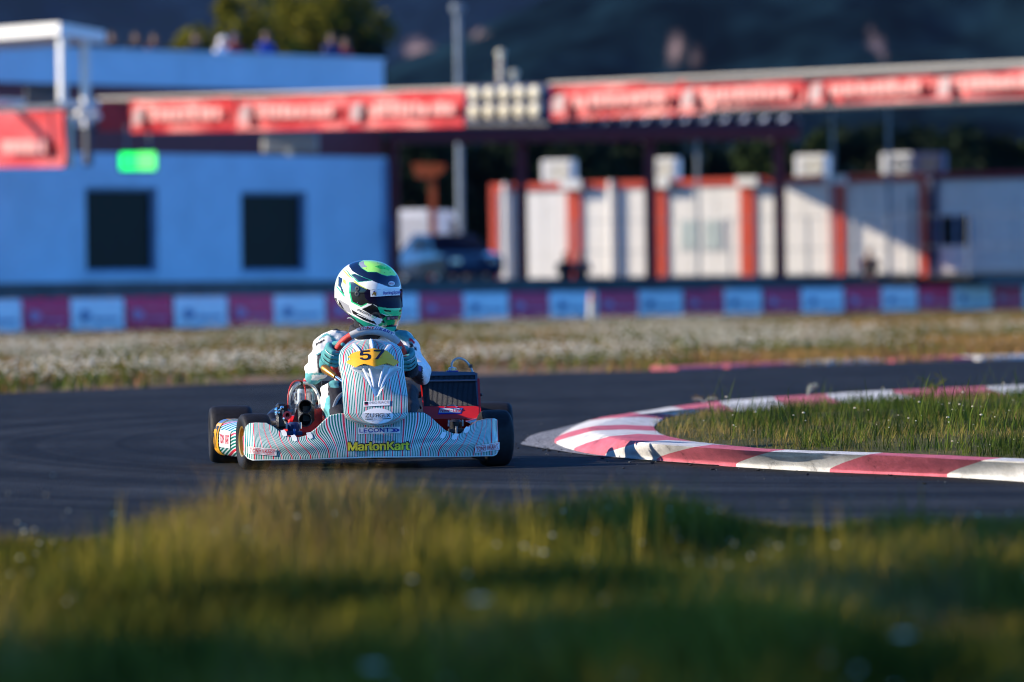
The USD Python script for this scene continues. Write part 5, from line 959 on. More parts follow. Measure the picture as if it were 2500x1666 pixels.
region(bv[:, 2] > .625, DARK)
region(inside([(930, 545), (905, 515), (985, 470), (1000, 420), (1420, 420), (1420, 520), (1335, 560), (1135, 560), (1010, 545)]) & (bv[:, 2] > .56), DARK)
region(inside([(886, 580), (915, 590), (955, 640), (950, 690), (915, 648)]), TEAL); region(inside([(805, 604), (842, 572), (870, 560), (905, 585), (912, 600), (870, 580), (838, 594), (812, 616)]), TEAL)
region(inside([(1345, 560), (1420, 520), (1450, 560), (1490, 600), (1470, 640), (1380, 610), (1370, 680), (1345, 640)]), TEAL)
region(inside([(1135, 520), (1335, 540), (1320, 600), (1230, 600), (1120, 600)]) & (pb[:, 1] < 572), DARK)
region(inside([(1120, 572), (1230, 572), (1225, 660), (1110, 660)]), lin(210, 160, 40)); region(inside([(1150, 580), (1200, 580), (1200, 660), (1150, 660)]), WHITE)
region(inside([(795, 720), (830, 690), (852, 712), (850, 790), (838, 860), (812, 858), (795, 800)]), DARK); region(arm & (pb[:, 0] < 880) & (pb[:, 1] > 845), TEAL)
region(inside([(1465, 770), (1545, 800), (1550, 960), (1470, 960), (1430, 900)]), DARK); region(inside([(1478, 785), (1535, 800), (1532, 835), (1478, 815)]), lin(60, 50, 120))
for poly, c in (([(778, 640), (850, 602), (855, 614), (786, 655)], DARK), ([(806, 598), (852, 584), (856, 590), (810, 604)], GREY), ([(786, 716), (836, 686), (852, 690), (790, 722)], TEAL), ([(832, 690), (852, 684), (852, 704), (836, 706)], RED), ([(1438, 602), (1462, 596), (1490, 628), (1484, 640), (1462, 622)], RED), ([(1448, 640), (1474, 636), (1480, 662), (1454, 668)], DARK), ([(1482, 655), (1504, 672), (1506, 690), (1484, 676)], DARK)): region(inside(poly) & arm, c)
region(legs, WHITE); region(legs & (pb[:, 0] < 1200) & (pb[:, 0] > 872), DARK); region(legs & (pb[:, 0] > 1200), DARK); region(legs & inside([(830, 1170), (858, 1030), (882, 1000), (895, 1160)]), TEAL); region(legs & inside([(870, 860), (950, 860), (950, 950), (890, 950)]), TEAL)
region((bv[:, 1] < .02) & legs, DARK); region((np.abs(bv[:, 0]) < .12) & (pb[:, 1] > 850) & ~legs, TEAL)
lobj('body', (bv, bf), 'suit_cloth', drv, smooth=True, paint=bc)
# gloves: palm on the driver's side of the rim, four fingers closed round its front, thumb along the top
def glove(h, ang, side, wrist, mat_back, name):
    a = math.radians(ang); rad = math.cos(a) * E1 + math.sin(a) * E2; tan = (-math.sin(a) * E1 + math.cos(a) * E2); tan = tan if tan[2] > 0 else -tan; nrm = WN if WN[1] > 0 else -WN      # nrm: towards the driver
    ch = []
    pal = h + nrm * .022 + rad * .03
    ch.append([(wrist, .032), (lerp(wrist, pal, .55), .034)])
    for k, (o, L, r) in enumerate(((.033, .9, .0112), (.011, 1., .0118), (-.011, .95, .0114), (-.032, .8, .0102))):
        c = h + tan * o; kn = c + rad * .037 - nrm * .004
        ch.append([(lerp(wrist, pal, .45), .03), (c + rad * .034 + nrm * .022, .0165), (kn, .0145)])
        ch.append([(kn, .0145), (c + rad * .02 - nrm * .034 * L, r + .0015), (c - rad * .012 * L - nrm * .034, r + .0005), (c - rad * .033 * L - nrm * .012, r), (c - rad * .034 * L + nrm * .004, r * .92)])
    ch.append([(lerp(wrist, pal, .5) + tan * .012, .024), (h + tan * .045 + nrm * .024 + rad * .008, .0155), (h + tan * .066 + nrm * .006 - rad * .014, .013), (h + tan * .074 - nrm * .012 - rad * .02, .0115)])
    v, f = flesh(ch, .0038, 7)
    gl = lobj(name, (v, f), mat_back, drv, smooth=True)
    d = wrist - pal; d /= np.linalg.norm(d); lobj('cuff', tube([wrist - d * .012, wrist + d * .01, wrist + d * .035], [.037, .041, .042], 16), 'dark_cloth' if side > 0 else 'teal_cloth', gl, smooth=50)
    for k, (o, L) in enumerate(((.022, 1), (0., 1), (-.022, .9))):
        c = h + tan * o; lobj('seam', tube(curve([c + rad * .05 - nrm * .002, c + rad * .036 - nrm * .031, c + rad * .012 - nrm * .046], 8), .0016, 5), 'sticker_white' if k == 0 else 'dark_cloth', gl)
    for k in range(3): lobj('knuckle_stripe', tube([h + tan * (.05 - .008 * k) - rad * .006 - nrm * .04, h + tan * (.05 - .008 * k) + rad * .008 - nrm * .043], .0016, 5), 'red_ink', gl)
glove(hl, 168, -1, wl_, 'teal_cloth', 'glove'); glove(hr, 2, 1, wr_, 'teal_cloth', 'glove')
for s, x in ((-1, -.14), (1, .14)): lobj('shoe', flesh([[(q(x, -.06, .1), .045), (q(x, -.13, .13), .04), (q(x, -.2, .17), .032)]], .012, 5), 'dark_cloth', drv, smooth=True)
lobj('collar', lathe([(0, .062), (0, .074), (.02, .082), (.045, .078), (.05, .07), (.05, .058)], (.012, .68, .59), (.12, -.2, 1), 30), 'dark_cloth', drv, smooth=50)
lobj('cord', tube(curve([Z(1012, 460, .57), Z(1040, 458, .56), Z(1062, 470, .555), Z(1085, 478, .55), Z(1098, 500, .55), Z(1118, 518, .55)], 20), .0028, 6), 'clear_hose', drv)

# helmet: measured in its own axes (a: driver's right, f: forward, u: up)
HCN = q(.027, .65, .8); hy = math.radians(45); HF = q(math.sin(hy), -math.cos(hy), -.06); HF /= np.linalg.norm(HF); HA = np.cross(HF, [0, 0, 1.]); HA /= np.linalg.norm(HA)
if HA[0] > 0: HA = -HA
HU = np.cross(HF, HA); HU = HU if HU[2] > 0 else -HU
def shell_point(d):
    a, f, u = d[:, 0], d[:, 1], d[:, 2]; kx = np.where(u > 0, 2.25, 3.0)
    fr = np.where(f > 0, .162, .168); ww = np.where(u < 0, .130, .131); uu = np.where(u > 0, .152, .235)
    r = ((np.abs(a / ww) ** 2.3 + np.abs(f / fr) ** 2.3) ** (kx / 2.3) + np.abs(u / uu) ** kx) ** (-1 / kx); p = d * r[:, None]
    lim = -.105 - .2 * p[:, 1] / .17 * .5 - .02 * np.clip(p[:, 1] / .17, 0, 1)
    cut = p[:, 2] < lim; p[cut] *= (lim[cut] / p[cut, 2])[:, None]
    chin = np.exp(-((p[:, 2] + .09) / .05) ** 2) * np.clip(p[:, 1] / .16, 0, 1) ** 2; p[:, 1] += .012 * chin
    return p
nt, npz = 330, 500; th = np.linspace(.001, math.pi - .001, nt); ph = np.linspace(0, 2 * math.pi, npz, endpoint=False)
D = np.stack([np.outer(np.sin(th), np.cos(ph)), np.outer(np.sin(th), np.sin(ph)), np.outer(np.cos(th), np.ones(npz))], -1).reshape(-1, 3)
hp = shell_point(D); HB = np.stack([HA, HF, HU], 1)
def to_kart(p): return p @ HB.T + HCN
hvk = to_kart(hp); i = np.arange((nt - 1) * npz).reshape(nt - 1, npz); j = np.roll(i, -1, 1); hq = np.stack([i, j, j + npz, i + npz], -1).reshape(-1, 4)
hf3 = np.vstack([hq[:, [0, 1, 2]], hq[:, [0, 2, 3]]]); tm = trimesh.Trimesh(hvk, hf3, process=False)
if np.dot(tm.face_normals[15000], tm.triangles_center[15000] - HCN) < 0: hf3 = hf3[:, ::-1]; tm = trimesh.Trimesh(hvk, hf3, process=False)
hn_ = tm.vertex_normals
mirror = hp.copy(); mirror[:, 0] = np.abs(mirror[:, 0]); mk = to_kart(mirror); pz = z1_of(mk); ph_ = np.c_[(pz[:, 0] / 2.904 + 500 - 800) * 7.84, pz[:, 1] / 2.904 * 7.84]
mn = hn_ @ HB; mn[:, 0] = np.where(hp[:, 0] < 0, -mn[:, 0], mn[:, 0]); facing = (mn @ (HB.T @ q(-math.sin(YAW) * 0 - .02, -1, 0))) > .02
HC = np.tile(lin(236, 236, 232), (len(hp), 1)); BLK, NAVY, GRN, LIME, TEALG, YEL, GRY = lin(10, 12, 18), lin(12, 22, 48), lin(0, 190, 120), lin(165, 245, 110), lin(30, 150, 120), lin(200, 205, 40), lin(140, 146, 165)
def hpoly(poly, c): HC[contains_xy(Polygon(poly), ph_[:, 0], ph_[:, 1]) & facing] = c
hpoly([(150, 420), (330, 290), (420, 330), (600, 560), (500, 600), (430, 520), (400, 700), (150, 640)], lin(232, 238, 180))
hpoly([(200, 860), (400, 980), (470, 1150), (330, 1090), (230, 990)], lin(150, 152, 158)); hpoly([(195, 880), (245, 930), (330, 1090), (270, 1060), (215, 960)], BLK)
hpoly([(205, 430), (285, 475), (262, 610), (300, 700), (320, 800), (270, 740), (235, 640), (200, 620)], NAVY); hpoly([(160, 590), (330, 800), (320, 835), (170, 640)], GRN)
hpoly([(300, 480), (345, 510), (350, 595), (290, 540)], YEL)
hpoly([(700, 100), (500, 120), (420, 180), (408, 240), (470, 330), (600, 410), (720, 460), (860, 517), (960, 560), (1100, 605), (1165, 636), (1420, 636), (1420, 300), (1200, 150), (900, 90)], NAVY)
hpoly([(700, 120), (600, 158), (592, 205), (640, 270), (760, 350), (940, 355), (1040, 405), (1140, 432), (1225, 418), (1262, 370), (1200, 280), (1120, 210), (1000, 150), (850, 110)], TEALG); hpoly([(705, 110), (612, 165), (606, 205), (650, 268), (770, 343), (940, 348), (1040, 395), (1140, 422), (1215, 410), (1250, 370), (1190, 280), (1110, 212), (990, 150), (850, 90)], LIME)
hpoly([(900, 240), (1000, 215), (1120, 260), (1180, 330), (1120, 300), (1000, 290)], lin(60, 220, 80)); hpoly([(690, 140), (600, 165), (604, 208), (650, 270), (760, 250), (705, 205)], GRY)
hpoly([(440, 398), (520, 380), (700, 452), (868, 512), (598, 545)], TEALG); hpoly([(450, 402), (520, 388), (700, 462), (840, 508), (604, 533)], NAVY)
hpoly([(335, 285), (350, 290), (440, 405), (596, 540), (590, 556), (420, 420)], TEALG); hpoly([(250, 265), (270, 272), (420, 430), (600, 585), (770, 682), (740, 700), (560, 590), (400, 440)], YEL)
hpoly([(395, 500), (425, 505), (446, 620), (436, 740), (476, 915), (640, 1000), (742, 945), (760, 960), (640, 1022), (450, 930), (408, 740), (415, 620)], GRN)
hpoly([(420, 508), (520, 555), (600, 610), (765, 690), (1000, 700), (1000, 960), (860, 965), (742, 948), (640, 998), (474, 915), (434, 740), (446, 620)], BLK)
hpoly([(650, 1060), (860, 965), (950, 1020), (1010, 1140), (1130, 1190), (1050, 1250), (900, 1200)], BLK)
hpoly([(430, 1050), (480, 1040), (560, 1050), (950, 1225), (1045, 1300), (955, 1365), (890, 1290), (600, 1160)], lin(222, 224, 224)); hpoly([(450, 1062), (600, 1150), (890, 1292), (950, 1365), (700, 1275), (480, 1145)], BLK); hpoly([(560, 1150), (760, 1235), (880, 1280), (870, 1290), (560, 1165)], lin(222, 224, 224))
hpoly([(945, 1010), (1420, 1040), (1420, 1120), (1400, 1192), (1200, 1192), (1010, 1142)], GRN); hpoly([(1065, 1066), (1212, 1088), (1206, 1116), (1090, 1102)], BLK); hpoly([(1340, 1060), (1420, 1050), (1420, 1095), (1345, 1098)], BLK)
hpoly([(1050, 1248), (1128, 1188), (1420, 1200), (1400, 1270), (1300, 1345), (1000, 1390), (955, 1365), (1045, 1300)], lin(0, 140, 75)); hpoly([(1020, 1300), (1080, 1250), (1075, 1290), (1110, 1310), (1060, 1330)], BLK); hpoly([(1030, 1390), (1290, 1340), (1260, 1400), (1100, 1420)], BLK)
hpoly([(235, 1010), (400, 1145), (700, 1290), (1000, 1400), (1250, 1400), (1200, 1500), (900, 1480), (350, 1240), (220, 1080)], TEALG)
low = hp[:, 2] < -.105 - .1 * hp[:, 1] / .17 - .019 * np.clip(hp[:, 1] / .17, 0, 1); 
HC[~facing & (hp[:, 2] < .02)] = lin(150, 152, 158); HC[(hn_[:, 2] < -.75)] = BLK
hel = lobj('helmet', (hvk, hf3), 'helmet_paint', drv, smooth=True, paint=HC)
vis = contains_xy(Polygon([(760, 668), (815, 690), (1480, 655), (1480, 1050), (1150, 1042), (955, 1014), (880, 965), (800, 930), (720, 850), (700, 740)]), ph_[:, 0], ph_[:, 1]) & facing
fm = vis[hf3].all(1); ff = hf3[fm]; uq, inv = np.unique(ff.ravel(), return_inverse=True); n0 = len(uq); fo = hvk[uq] + hn_[uq] * .0045; fi = hvk[uq] + hn_[uq] * .001; f0 = inv.reshape(-1, 3)
t_ = trimesh.Trimesh(fo, f0, process=False); be = t_.edges[trimesh.grouping.group_rows(t_.edges_sorted, require_count=1)]
visr = lobj('visor', (np.vstack([fo, fi]), np.vstack([f0, [(b, a, a + n0) for a, b in be], [(b, a + n0, b + n0) for a, b in be]])), 'visor_glass', hel, smooth=40)
def on_helmet(v, off=.003):                                     # points of the helmet zoom cast along the view onto the shell
    v = np.asarray(v, float); x, y = HZ(v[:, 0], v[:, 1]); cl = (RK.T @ (CAM - KART) - HCN) @ HB
    d = (ZV(x, y, .45) - HCN) @ HB - cl; d /= np.linalg.norm(d, axis=1, keepdims=True); s = -(d @ cl) - .25; go = np.ones(len(v), bool)
    for _ in range(90):
        w = cl + d * s[:, None]; rr = np.linalg.norm(w, axis=1); g = rr - np.linalg.norm(shell_point(w / rr[:, None]), axis=1); go &= g > 1e-4; s = s + np.where(go, np.maximum(g * .6, 5e-5), 0)
    w = cl + d * s[:, None]; w = w / np.linalg.norm(w, axis=1, keepdims=True); R = np.linalg.norm(shell_point(w), axis=1)
    return to_kart(w * (R + off)[:, None])
def hdeco(name, vf, off, mat, parent): return lobj(name, up_facing((on_helmet(vf[0], off), vf[1]), RK.T @ (CAM - KART)), mat, parent)
sv, sf = flat_poly([(812, 700), (1000, 686), (1200, 668), (1355, 655), (1362, 790), (1200, 800), (1000, 812), (820, 822)], 40); ss = hdeco('visor_strip', (sv, sf), .0065, 'sticker_white', hel)
hdeco('lettering', place_text('Racing', 1052, 778, 1232, 766, 52, True, edge=30), .0085, 'blue_ink', hel); hdeco('lettering', place_text('Spain', 1240, 766, 1375, 757, 54, True, edge=20), .0085, 'blue_ink', hel)
hdeco('mark', flat_poly([(870, 720), (905, 708), (900, 735), (930, 745), (915, 770), (925, 800), (895, 798), (880, 775), (850, 800), (845, 780), (865, 750)], 30), .0085, 'copper', hel); hdeco('mark', flat_poly([(872, 716), (902, 706), (900, 726), (872, 730)], 30), .009, 'blue_ink', hel)
ov = hdeco('oval_badge', flat_poly([(1218 + 62 * math.cos(a), 570 + 44 * math.sin(a)) for a in np.linspace(0, 2 * math.pi, 30)[:-1]], 30), .002, 'sticker_white', hel); hdeco('lettering', place_text('BELL', 1174, 588, 1262, 584, 34, True, edge=20), .004, 'red_ink', hel)
hdeco('lettering', place_text('PEDRO', 560, 1080, 815, 1196, 40, True, .3, edge=30), .002, 'black_ink', hel); hdeco('lettering', place_text('57', 830, 1206, 920, 1246, 36, True, .3, edge=30), .002, 'green_ink', hel)
tg = hdeco('tag', flat_poly([(1120, 1192), (1345, 1180), (1330, 1246), (1122, 1262)], 40), .003, 'navy_ink', hel); hdeco('mark', flat_poly([(1134, 1204), (1178, 1200), (1178, 1250), (1136, 1254)], 40), .005, 'emblem_grey', hel); hdeco('lettering', place_text('PRO R', 1195, 1234, 1325, 1226, 30, True, edge=30), .005, 'emblem_grey', hel)
for X, Y in ((740, 275), (955, 178), (968, 242), (1090, 285), (1098, 232), (1090, 365), (1195, 355), (1098, 608)): c = on_helmet([(X, Y)], .0)[0]; lobj('vent_hole', ball(c, .0022, 1), 'black_ink', hel)
for X, Y in ((575, 672), (570, 768)): c = on_helmet([(X, Y)], .004)[0]; dirn = c - HCN; lobj('pivot', lathe([(-.006, .006), (-.006, .0125), (0, .0125), (.003, .009), (.003, .005), (0, .004), (0, .001)], c, dirn, 18), 'dark_grey', hel, smooth=30)
c = on_helmet([(576, 930)], .002)[0]; lobj('screw', ball(c, .003, 2), 'chrome', hel, smooth=True)
bt = np.linspace(0, 2 * math.pi, 60); dd = np.c_[np.cos(bt), np.sin(bt), np.full(60, -.85)]; dd /= np.linalg.norm(dd, axis=1, keepdims=True)
rimp = []
for a in bt:
    dv = np.stack([np.array([math.cos(a) * math.cos(e), math.sin(a) * math.cos(e), -math.sin(e)]) for e in np.linspace(.2, 1.2, 60)]); p = shell_point(dv); k = np.argmax(np.abs(p[:, 2] - (-.105 - .2 * p[:, 1] / .17 * .5 - .02 * np.clip(p[:, 1] / .17, 0, 1))) < 1e-3); rimp.append(p[k])
lobj('edge_trim', tube(to_kart(np.array(rimp)), .0042, 8, False), 'black_plastic', hel, smooth=60)

# ================================================================ PLANTS
def blades(n, spread, hmin, hmax, wid, bend, seed, flower=0.):
    r = np.random.default_rng(seed); V, F = [], []
    for _ in range(n):
        x, y = r.normal(0, spread, 2); h = r.uniform(hmin, hmax); a = r.uniform(0, 2 * math.pi); b = h * bend * r.uniform(.2, 1.2); w = wid * r.uniform(.6, 1.3); d = np.array([math.cos(a), math.sin(a), 0]); s = np.array([-d[1], d[0], 0]) * w / 2; o = np.array([x, y, -.01]); k = len(V)
        for t in (0, .45, .8): c = o + d * b * t * t + [0, 0, h * t]; wv = s * (1 - .75 * t); V += [c - wv, c + wv]
        V.append(o + d * b + [0, 0, h]); F += [(k, k + 1, k + 3), (k, k + 3, k + 2), (k + 2, k + 3, k + 5), (k + 2, k + 5, k + 4), (k + 4, k + 5, k + 6)]
    return np.array(V), np.array(F)
def heads(n, spread, hmin, hmax, size, seed):                     # little flower heads
    r = np.random.default_rng(seed); ms = []
    for _ in range(n):
        x, y = r.normal(0, spread, 2); m = trimesh.creation.icosphere(0, 1.); ms.append((np.array(m.vertices) * size * r.uniform(.6, 1.3) * [1, 1, .6] + [x, y, r.uniform(hmin, hmax)], np.array(m.faces)))
    return cat(ms)
# foreground grass, out of focus, before the near edge of the track
ne = np.array(near_edge)
def near_y(x): return np.interp(x, ne[:, 0], ne[:, 1])
N = 15000; px_ = rng.uniform(-3.4, 3.6, N); py_ = 7.5 + (near_y(px_) - .0 - 7.5) * rng.uniform(0, 1, N) ** .8
hgt = .16 + .9 * meshkit.fbm(np.c_[px_ * 2.2, py_ * .9, 0 * px_ + 2], 3); edge = np.clip((near_y(px_) - py_) / 1.2, .45, 1); hgt *= edge * np.interp(px_, [-3, -1.6, -.9, .3, 1.3, 2.2, 3.5], [.62, .78, .98, 1.02, .82, .7, .65])
mix = meshkit.fbm(np.c_[px_ * 1.3, py_ * .45, 0 * px_ + 8], 3) + rng.normal(0, .1, N)
idx = np.select([mix < .4, mix < .55, mix < .72, mix < .75], [1, 0, 3, 4], 2)
Tn = 120; tx_ = rng.uniform(-1.5, 1.7, Tn); ty_ = near_y(tx_) - rng.uniform(2.5, 6., Tn); px_, py_, hgt, idx = np.r_[px_, tx_], np.r_[py_, ty_], np.r_[hgt, rng.uniform(.6, 1.12, Tn) * np.interp(tx_, [-1.5, -1, .5, 1.7], [.6, 1, 1.05, .75])], np.r_[idx, np.full(Tn, 5)]; N += Tn
Sn = 90; sx2 = rng.uniform(-2, 2, Sn); sy2 = np.minimum(rng.uniform(9, 17, Sn), near_y(sx2) - 1.5); px_, py_, hgt, idx = np.r_[px_, sx2], np.r_[py_, sy2], np.r_[hgt, rng.uniform(.6, 1.1, Sn)], np.r_[idx, np.full(Sn, 6)]; N += Sn
PG = [('blade_tuft', blades(34, .07, .16, .3, .006, .5, 1), 'blade_green'), ('blade_tuft', blades(34, .07, .14, .28, .007, .6, 2), 'blade_dark'), ('blade_tuft', blades(22, .07, .2, .38, .004, .4, 3), 'blade_dry'), ('blade_tuft', blades(30, .07, .17, .34, .005, .5, 4), 'blade_olive'), ('blade_tuft', blades(20, .08, .22, .4, .004, .4, 5), 'blade_pink'), ('tall_tuft', blades(4, .05, .24, .36, .006, .35, 6), 'blade_olive'), ('seed_heads', heads(3, .12, .12, .3, .006, 7), 'petal_cream')]
instancer('foreground_grass', PG, np.c_[px_, py_, np.full(N, -.02)], rng.uniform(0, 6.28, N), hgt, idx, 'tall blurred green and dry grass nearest to the camera')
struct('near_turf', sheet([(-9, -2), (9, -2), (12, 10.9)] + [tuple(np.array(p) - [0, .02]) for p in near_edge[::-1][1:]] + [(-9, 23)], -.012), 'turf_soil', 'grassy near bank between camera and track')
for k, (x, y, d, lab) in enumerate(((1170, 1464, 10.5, 'pale round flower blurred at the lower middle of the near grass'), (910, 1628, 9.6, 'large cream flower blurred at the bottom edge left of centre'), (2205, 1550, 10., 'cream flower blurred in the dark lower right grass'))):
    p = P(x, y, d); t = thing('flower', lab, 'flower', (p[0], p[1], -.02)); obj('stem', tube(curve([(p[0] + .02, p[1], -.02), (p[0] + .012, p[1], p[2] * .5), p], 8), .002, 6), 'blade_green', t)
    obj('bloom', cat([ball(p, .008, 1, (1, 1, .7))] + [ball(p + [.011 * math.cos(a), .011 * math.sin(a), .0], .007, 1, (1, 1, .4)) for a in np.arange(6) * 1.047]), 'petal_cream', t)
# island grass
r = rng; M_ = 5200; pts_ = []
while len(pts_) < M_:
    x, y = r.uniform(.3, 6.5), 23 + 26 * r.uniform() ** 1.6
    if contains_xy(isl.buffer(-.05), x, y): pts_.append((x, y))
pts_ = np.array(pts_); dd_ = np.array([isl.exterior.distance(Point(p)) for p in pts_]); mixi = meshkit.fbm(np.c_[pts_ * 1.4, 0 * pts_[:, :1]], 3) + r.normal(0, .1, M_) + .25 * np.exp(-dd_ / .25) + .25 * np.clip(1 - (pts_[:, 0] - .9) / .7, 0, 1)
idxi = np.select([mixi < .38, mixi < .54, mixi < .66], [0, 1, 2], 3)
PI_ = [('blade_tuft', blades(22, .08, .05, .16, .005, .7, 11), 'turf_dark'), ('blade_tuft', blades(24, .08, .05, .14, .005, .7, 12), 'turf_green'), ('blade_tuft', blades(22, .08, .04, .12, .004, .7, 13), 'turf_olive'), ('blade_tuft', blades(20, .08, .03, .1, .004, .8, 14), 'turf_dry'), ('tall_blade_tuft', blades(9, .05, .16, .34, .006, .45, 15), 'turf_green'), ('flower_head', heads(3, .1, .05, .13, .006, 16), 'petal')]
ex_ = r.choice(M_, 290, False); tl2 = pts_[ex_[:190]]; fl2 = pts_[ex_[190:]]
zi = lambda p: .05 + .05 * np.clip(np.array([isl.exterior.distance(Point(q)) for q in p]) / 1.2, 0, 1) - .02
instancer('island_grass', PI_, np.vstack([np.c_[pts_, zi(pts_)], np.c_[tl2, zi(tl2)], np.c_[fl2, zi(fl2)]]), r.uniform(0, 6.28, M_ + 290), np.r_[r.uniform(.5, 1.0, M_), r.uniform(.4, 1.1, 190), r.uniform(.7, 1.2, 100)], np.r_[idxi, np.full(190, 4), np.full(100, 5)], 'sunlit grass with seed heads covering the kerbed island')
def weed(x, y, ytop, lab, seed, mat, leaves):
    g = G(x, y, .08); tp = P(x, ytop, g[1]); t = thing('weed', lab, 'weed', g); rr = np.random.default_rng(seed); h = tp[2] - g[2]
    for k in range(3 if leaves else 5):
        e = g + [rr.uniform(-.09, .09), rr.uniform(-.05, .05), h * rr.uniform(.6, 1.)]; c = curve([g, lerp(g, e, .5) + [0, 0, .02], e], 7); obj('stem', tube(c, np.linspace(.004, .0018, 7), 5), 'stalk_grey' if not leaves else 'blade_green', t)
        for j in range(4 if leaves else 9):
            b = c[min(6, 2 + j % 5)] + rr.normal(0, .006, 3); a = rr.uniform(0, 6.28); L = .07 if leaves else .024; dv = np.array([math.cos(a), math.sin(a) * .6, .7]) * L; sd = np.array([-math.sin(a), math.cos(a), 0]) * L * .13
            obj('leaf', (np.array([b, b + dv * .5 + sd, b + dv, b + dv * .5 - sd]), np.array([(0, 1, 2), (0, 2, 3)])), mat, t)
weed(1972, 968, 935, 'pale grey-green bushy weed on the far side of the island', 1, 'stalk_grey', False); weed(2278, 975, 918, 'tall green grass stalk leaning on the island', 2, 'blade_green', True); weed(1718, 985, 974, 'short dry stalk at the island tip', 3, 'blade_dry', False)
# verge: dry grass and white flowers
vp = Polygon(verge_poly).buffer(-.15); K_ = 15000; vx, vy = rng.uniform(-9, 15, K_ * 3), 44 + 92 * rng.uniform(0, 1, K_ * 3) ** 1.5; ok = contains_xy(vp, vx, vy) & (np.abs(vx) < .098 * vy + 1.2); vx, vy = vx[ok][:K_], vy[ok][:K_]; K_ = len(vx)
mv = meshkit.fbm(np.c_[vx * .35, vy * .12, 0 * vx], 3) + rng.normal(0, .12, K_); mv += .2 * (vy < np.interp(vx, [-9, 15], [48, 62]) + 3)
iv = np.select([mv < .4, mv < .5, mv < .56, mv < .63], [0, 1, 2, 3], 4)
PV = [('blade_tuft', blades(20, .12, .06, .16, .012, .8, 21), 'straw'), ('blade_tuft', blades(20, .12, .06, .15, .012, .8, 22), 'straw_olive'), ('blade_tuft', blades(20, .12, .05, .14, .014, .8, 23), 'straw_pink'), ('blade_tuft', blades(22, .12, .08, .2, .014, .7, 24), 'verge_green'), ('flower_tuft', heads(3, .13, .06, .2, .012, 25), 'petal')]
fx = rng.choice(K_, 260, False); near_f = np.exp(-np.maximum(vy[fx] - np.interp(vx[fx], [-9, 15], [44.5, 60]), 0) / 9) > rng.uniform(0, 1, 260) * 1.3; fx = fx[near_f]
instancer('verge_grass', PV, np.vstack([np.c_[vx, vy, np.full(K_, -.012)], np.c_[vx[fx], vy[fx], np.full(len(fx), -.012)]]), rng.uniform(0, 6.28, K_ + len(fx)), np.r_[rng.uniform(.7, 1.4, K_), rng.uniform(.8, 1.3, len(fx))], np.r_[iv, np.full(len(fx), 4)], 'dry grass and white wild flowers on the verge beyond the track')
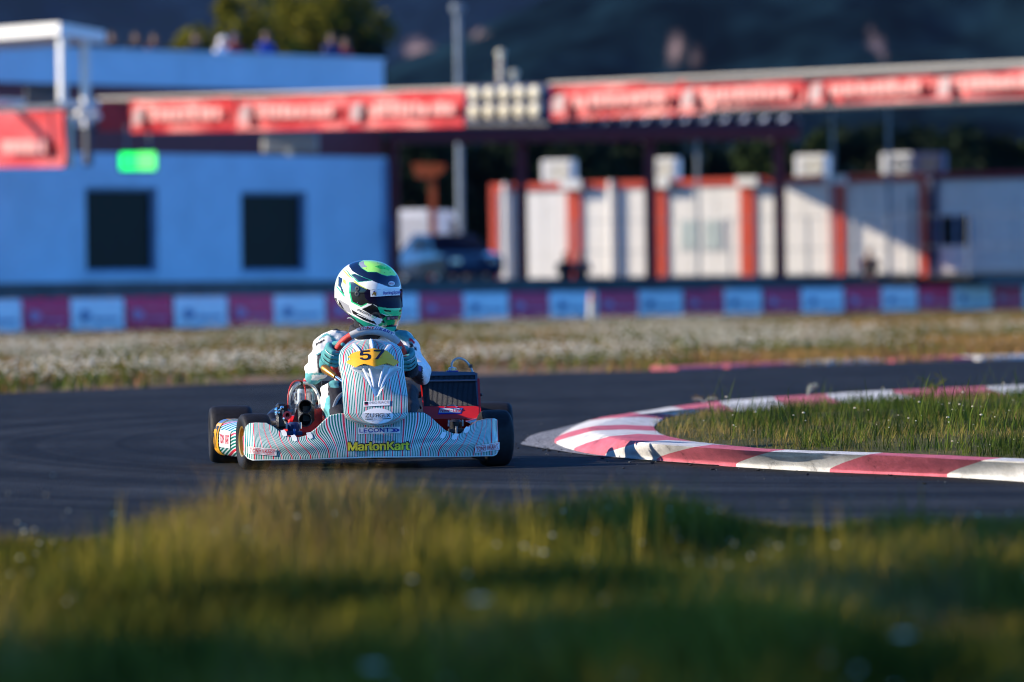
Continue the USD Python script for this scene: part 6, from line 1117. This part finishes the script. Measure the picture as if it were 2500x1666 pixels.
# trees
def tree(x, y, z0, top, rad, mat, lab, seed, n=1500, leafs=.16, nm='tree', crown=(.62, .36)):
    r = np.random.default_rng(seed); t = thing(nm, lab, 'tree', (x, y, z0)); H = top - z0
    limbs = [tube(curve([(0, 0, 0), (.04 * H * r.normal() * .3, 0, H * .35), (.02 * r.normal(), 0, H * .7)], 8), np.linspace(.035 * H + .04, .012 * H + .015, 8), 8)]
    cl = []; zc, zr = crown
    for k in range(26):
        u = r.normal(size=3); u /= np.linalg.norm(u); rr = r.uniform(.35, 1) ** .6; c = np.array([u[0] * rad * rr, u[1] * rad * rr, H * zc + u[2] * H * zr * rr]); c[2] = max(c[2], H * .18); cl.append((c, r.uniform(.2, .42) * rad))
        if k < 9: limbs.append(tube(curve([(0, 0, H * r.uniform(.2, .5)), c * [.5, .5, .8], c], 6), np.linspace(.012 * H + .02, .012, 6), 6))
    lobj('trunk', cat(limbs), 'bark', t, smooth=50)
    pick = r.integers(0, 26, n); u = r.normal(size=(n, 3)); u /= np.linalg.norm(u, axis=1, keepdims=True); P_ = np.array([c for c, _ in cl])[pick] + u * np.array([b for _, b in cl])[pick][:, None] * r.uniform(.5, 1.05, n)[:, None]
    a = r.normal(size=(n, 3)); a /= np.linalg.norm(a, axis=1, keepdims=True); b = np.cross(a, r.normal(size=(n, 3))); b /= np.linalg.norm(b, axis=1, keepdims=True); L = leafs * r.uniform(.6, 1.4, n)[:, None]
    V = np.stack([P_ - a * L, P_ + b * L * .5, P_ + a * L, P_ - b * L * .5], 1).reshape(-1, 3); k = np.arange(n)[:, None] * 4
    lobj('crown', (V, np.vstack([k + [0, 1, 2], k + [0, 2, 3]])), mat, t); return t
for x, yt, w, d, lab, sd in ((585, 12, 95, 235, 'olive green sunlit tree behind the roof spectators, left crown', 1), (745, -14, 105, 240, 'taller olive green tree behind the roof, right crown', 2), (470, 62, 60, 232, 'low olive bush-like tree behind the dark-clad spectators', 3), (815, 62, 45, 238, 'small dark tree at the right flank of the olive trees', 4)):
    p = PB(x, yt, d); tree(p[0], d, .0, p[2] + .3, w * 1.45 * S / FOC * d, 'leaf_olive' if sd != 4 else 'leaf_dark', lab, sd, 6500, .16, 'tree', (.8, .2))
# trees standing to the left of the near bank, out of the frame: their shade lies over the nearest grass
tree(-9.5, 8.3, -.02, 7.4, 2.7, 'leaf_dark', 'broad dark tree on the near bank left of the camera', 71, 9500, .22, 'tree', (.58, .36))
tree(-4.2, 13.4, -.02, 4.7, 1.7, 'leaf_dark', 'round dark tree on the near bank, nearer one of two', 72, 6000, .17, 'tree', (.74, .22)); tree(-4.1, 16.6, -.02, 4.8, 1.7, 'leaf_dark', 'round dark tree on the near bank, farther one of two', 73, 6000, .17, 'tree', (.74, .22))
back_l = ['behind the orange sign', 'left of the second shelter post', 'behind the second shelter post', 'between the second and third shelter posts', 'behind the third shelter post', 'behind the fourth shelter post', 'right of the shelter roof', 'above the fourth red cabin post', 'above the right white cabin', 'above the shaded cabin', 'at the right edge of the picture']
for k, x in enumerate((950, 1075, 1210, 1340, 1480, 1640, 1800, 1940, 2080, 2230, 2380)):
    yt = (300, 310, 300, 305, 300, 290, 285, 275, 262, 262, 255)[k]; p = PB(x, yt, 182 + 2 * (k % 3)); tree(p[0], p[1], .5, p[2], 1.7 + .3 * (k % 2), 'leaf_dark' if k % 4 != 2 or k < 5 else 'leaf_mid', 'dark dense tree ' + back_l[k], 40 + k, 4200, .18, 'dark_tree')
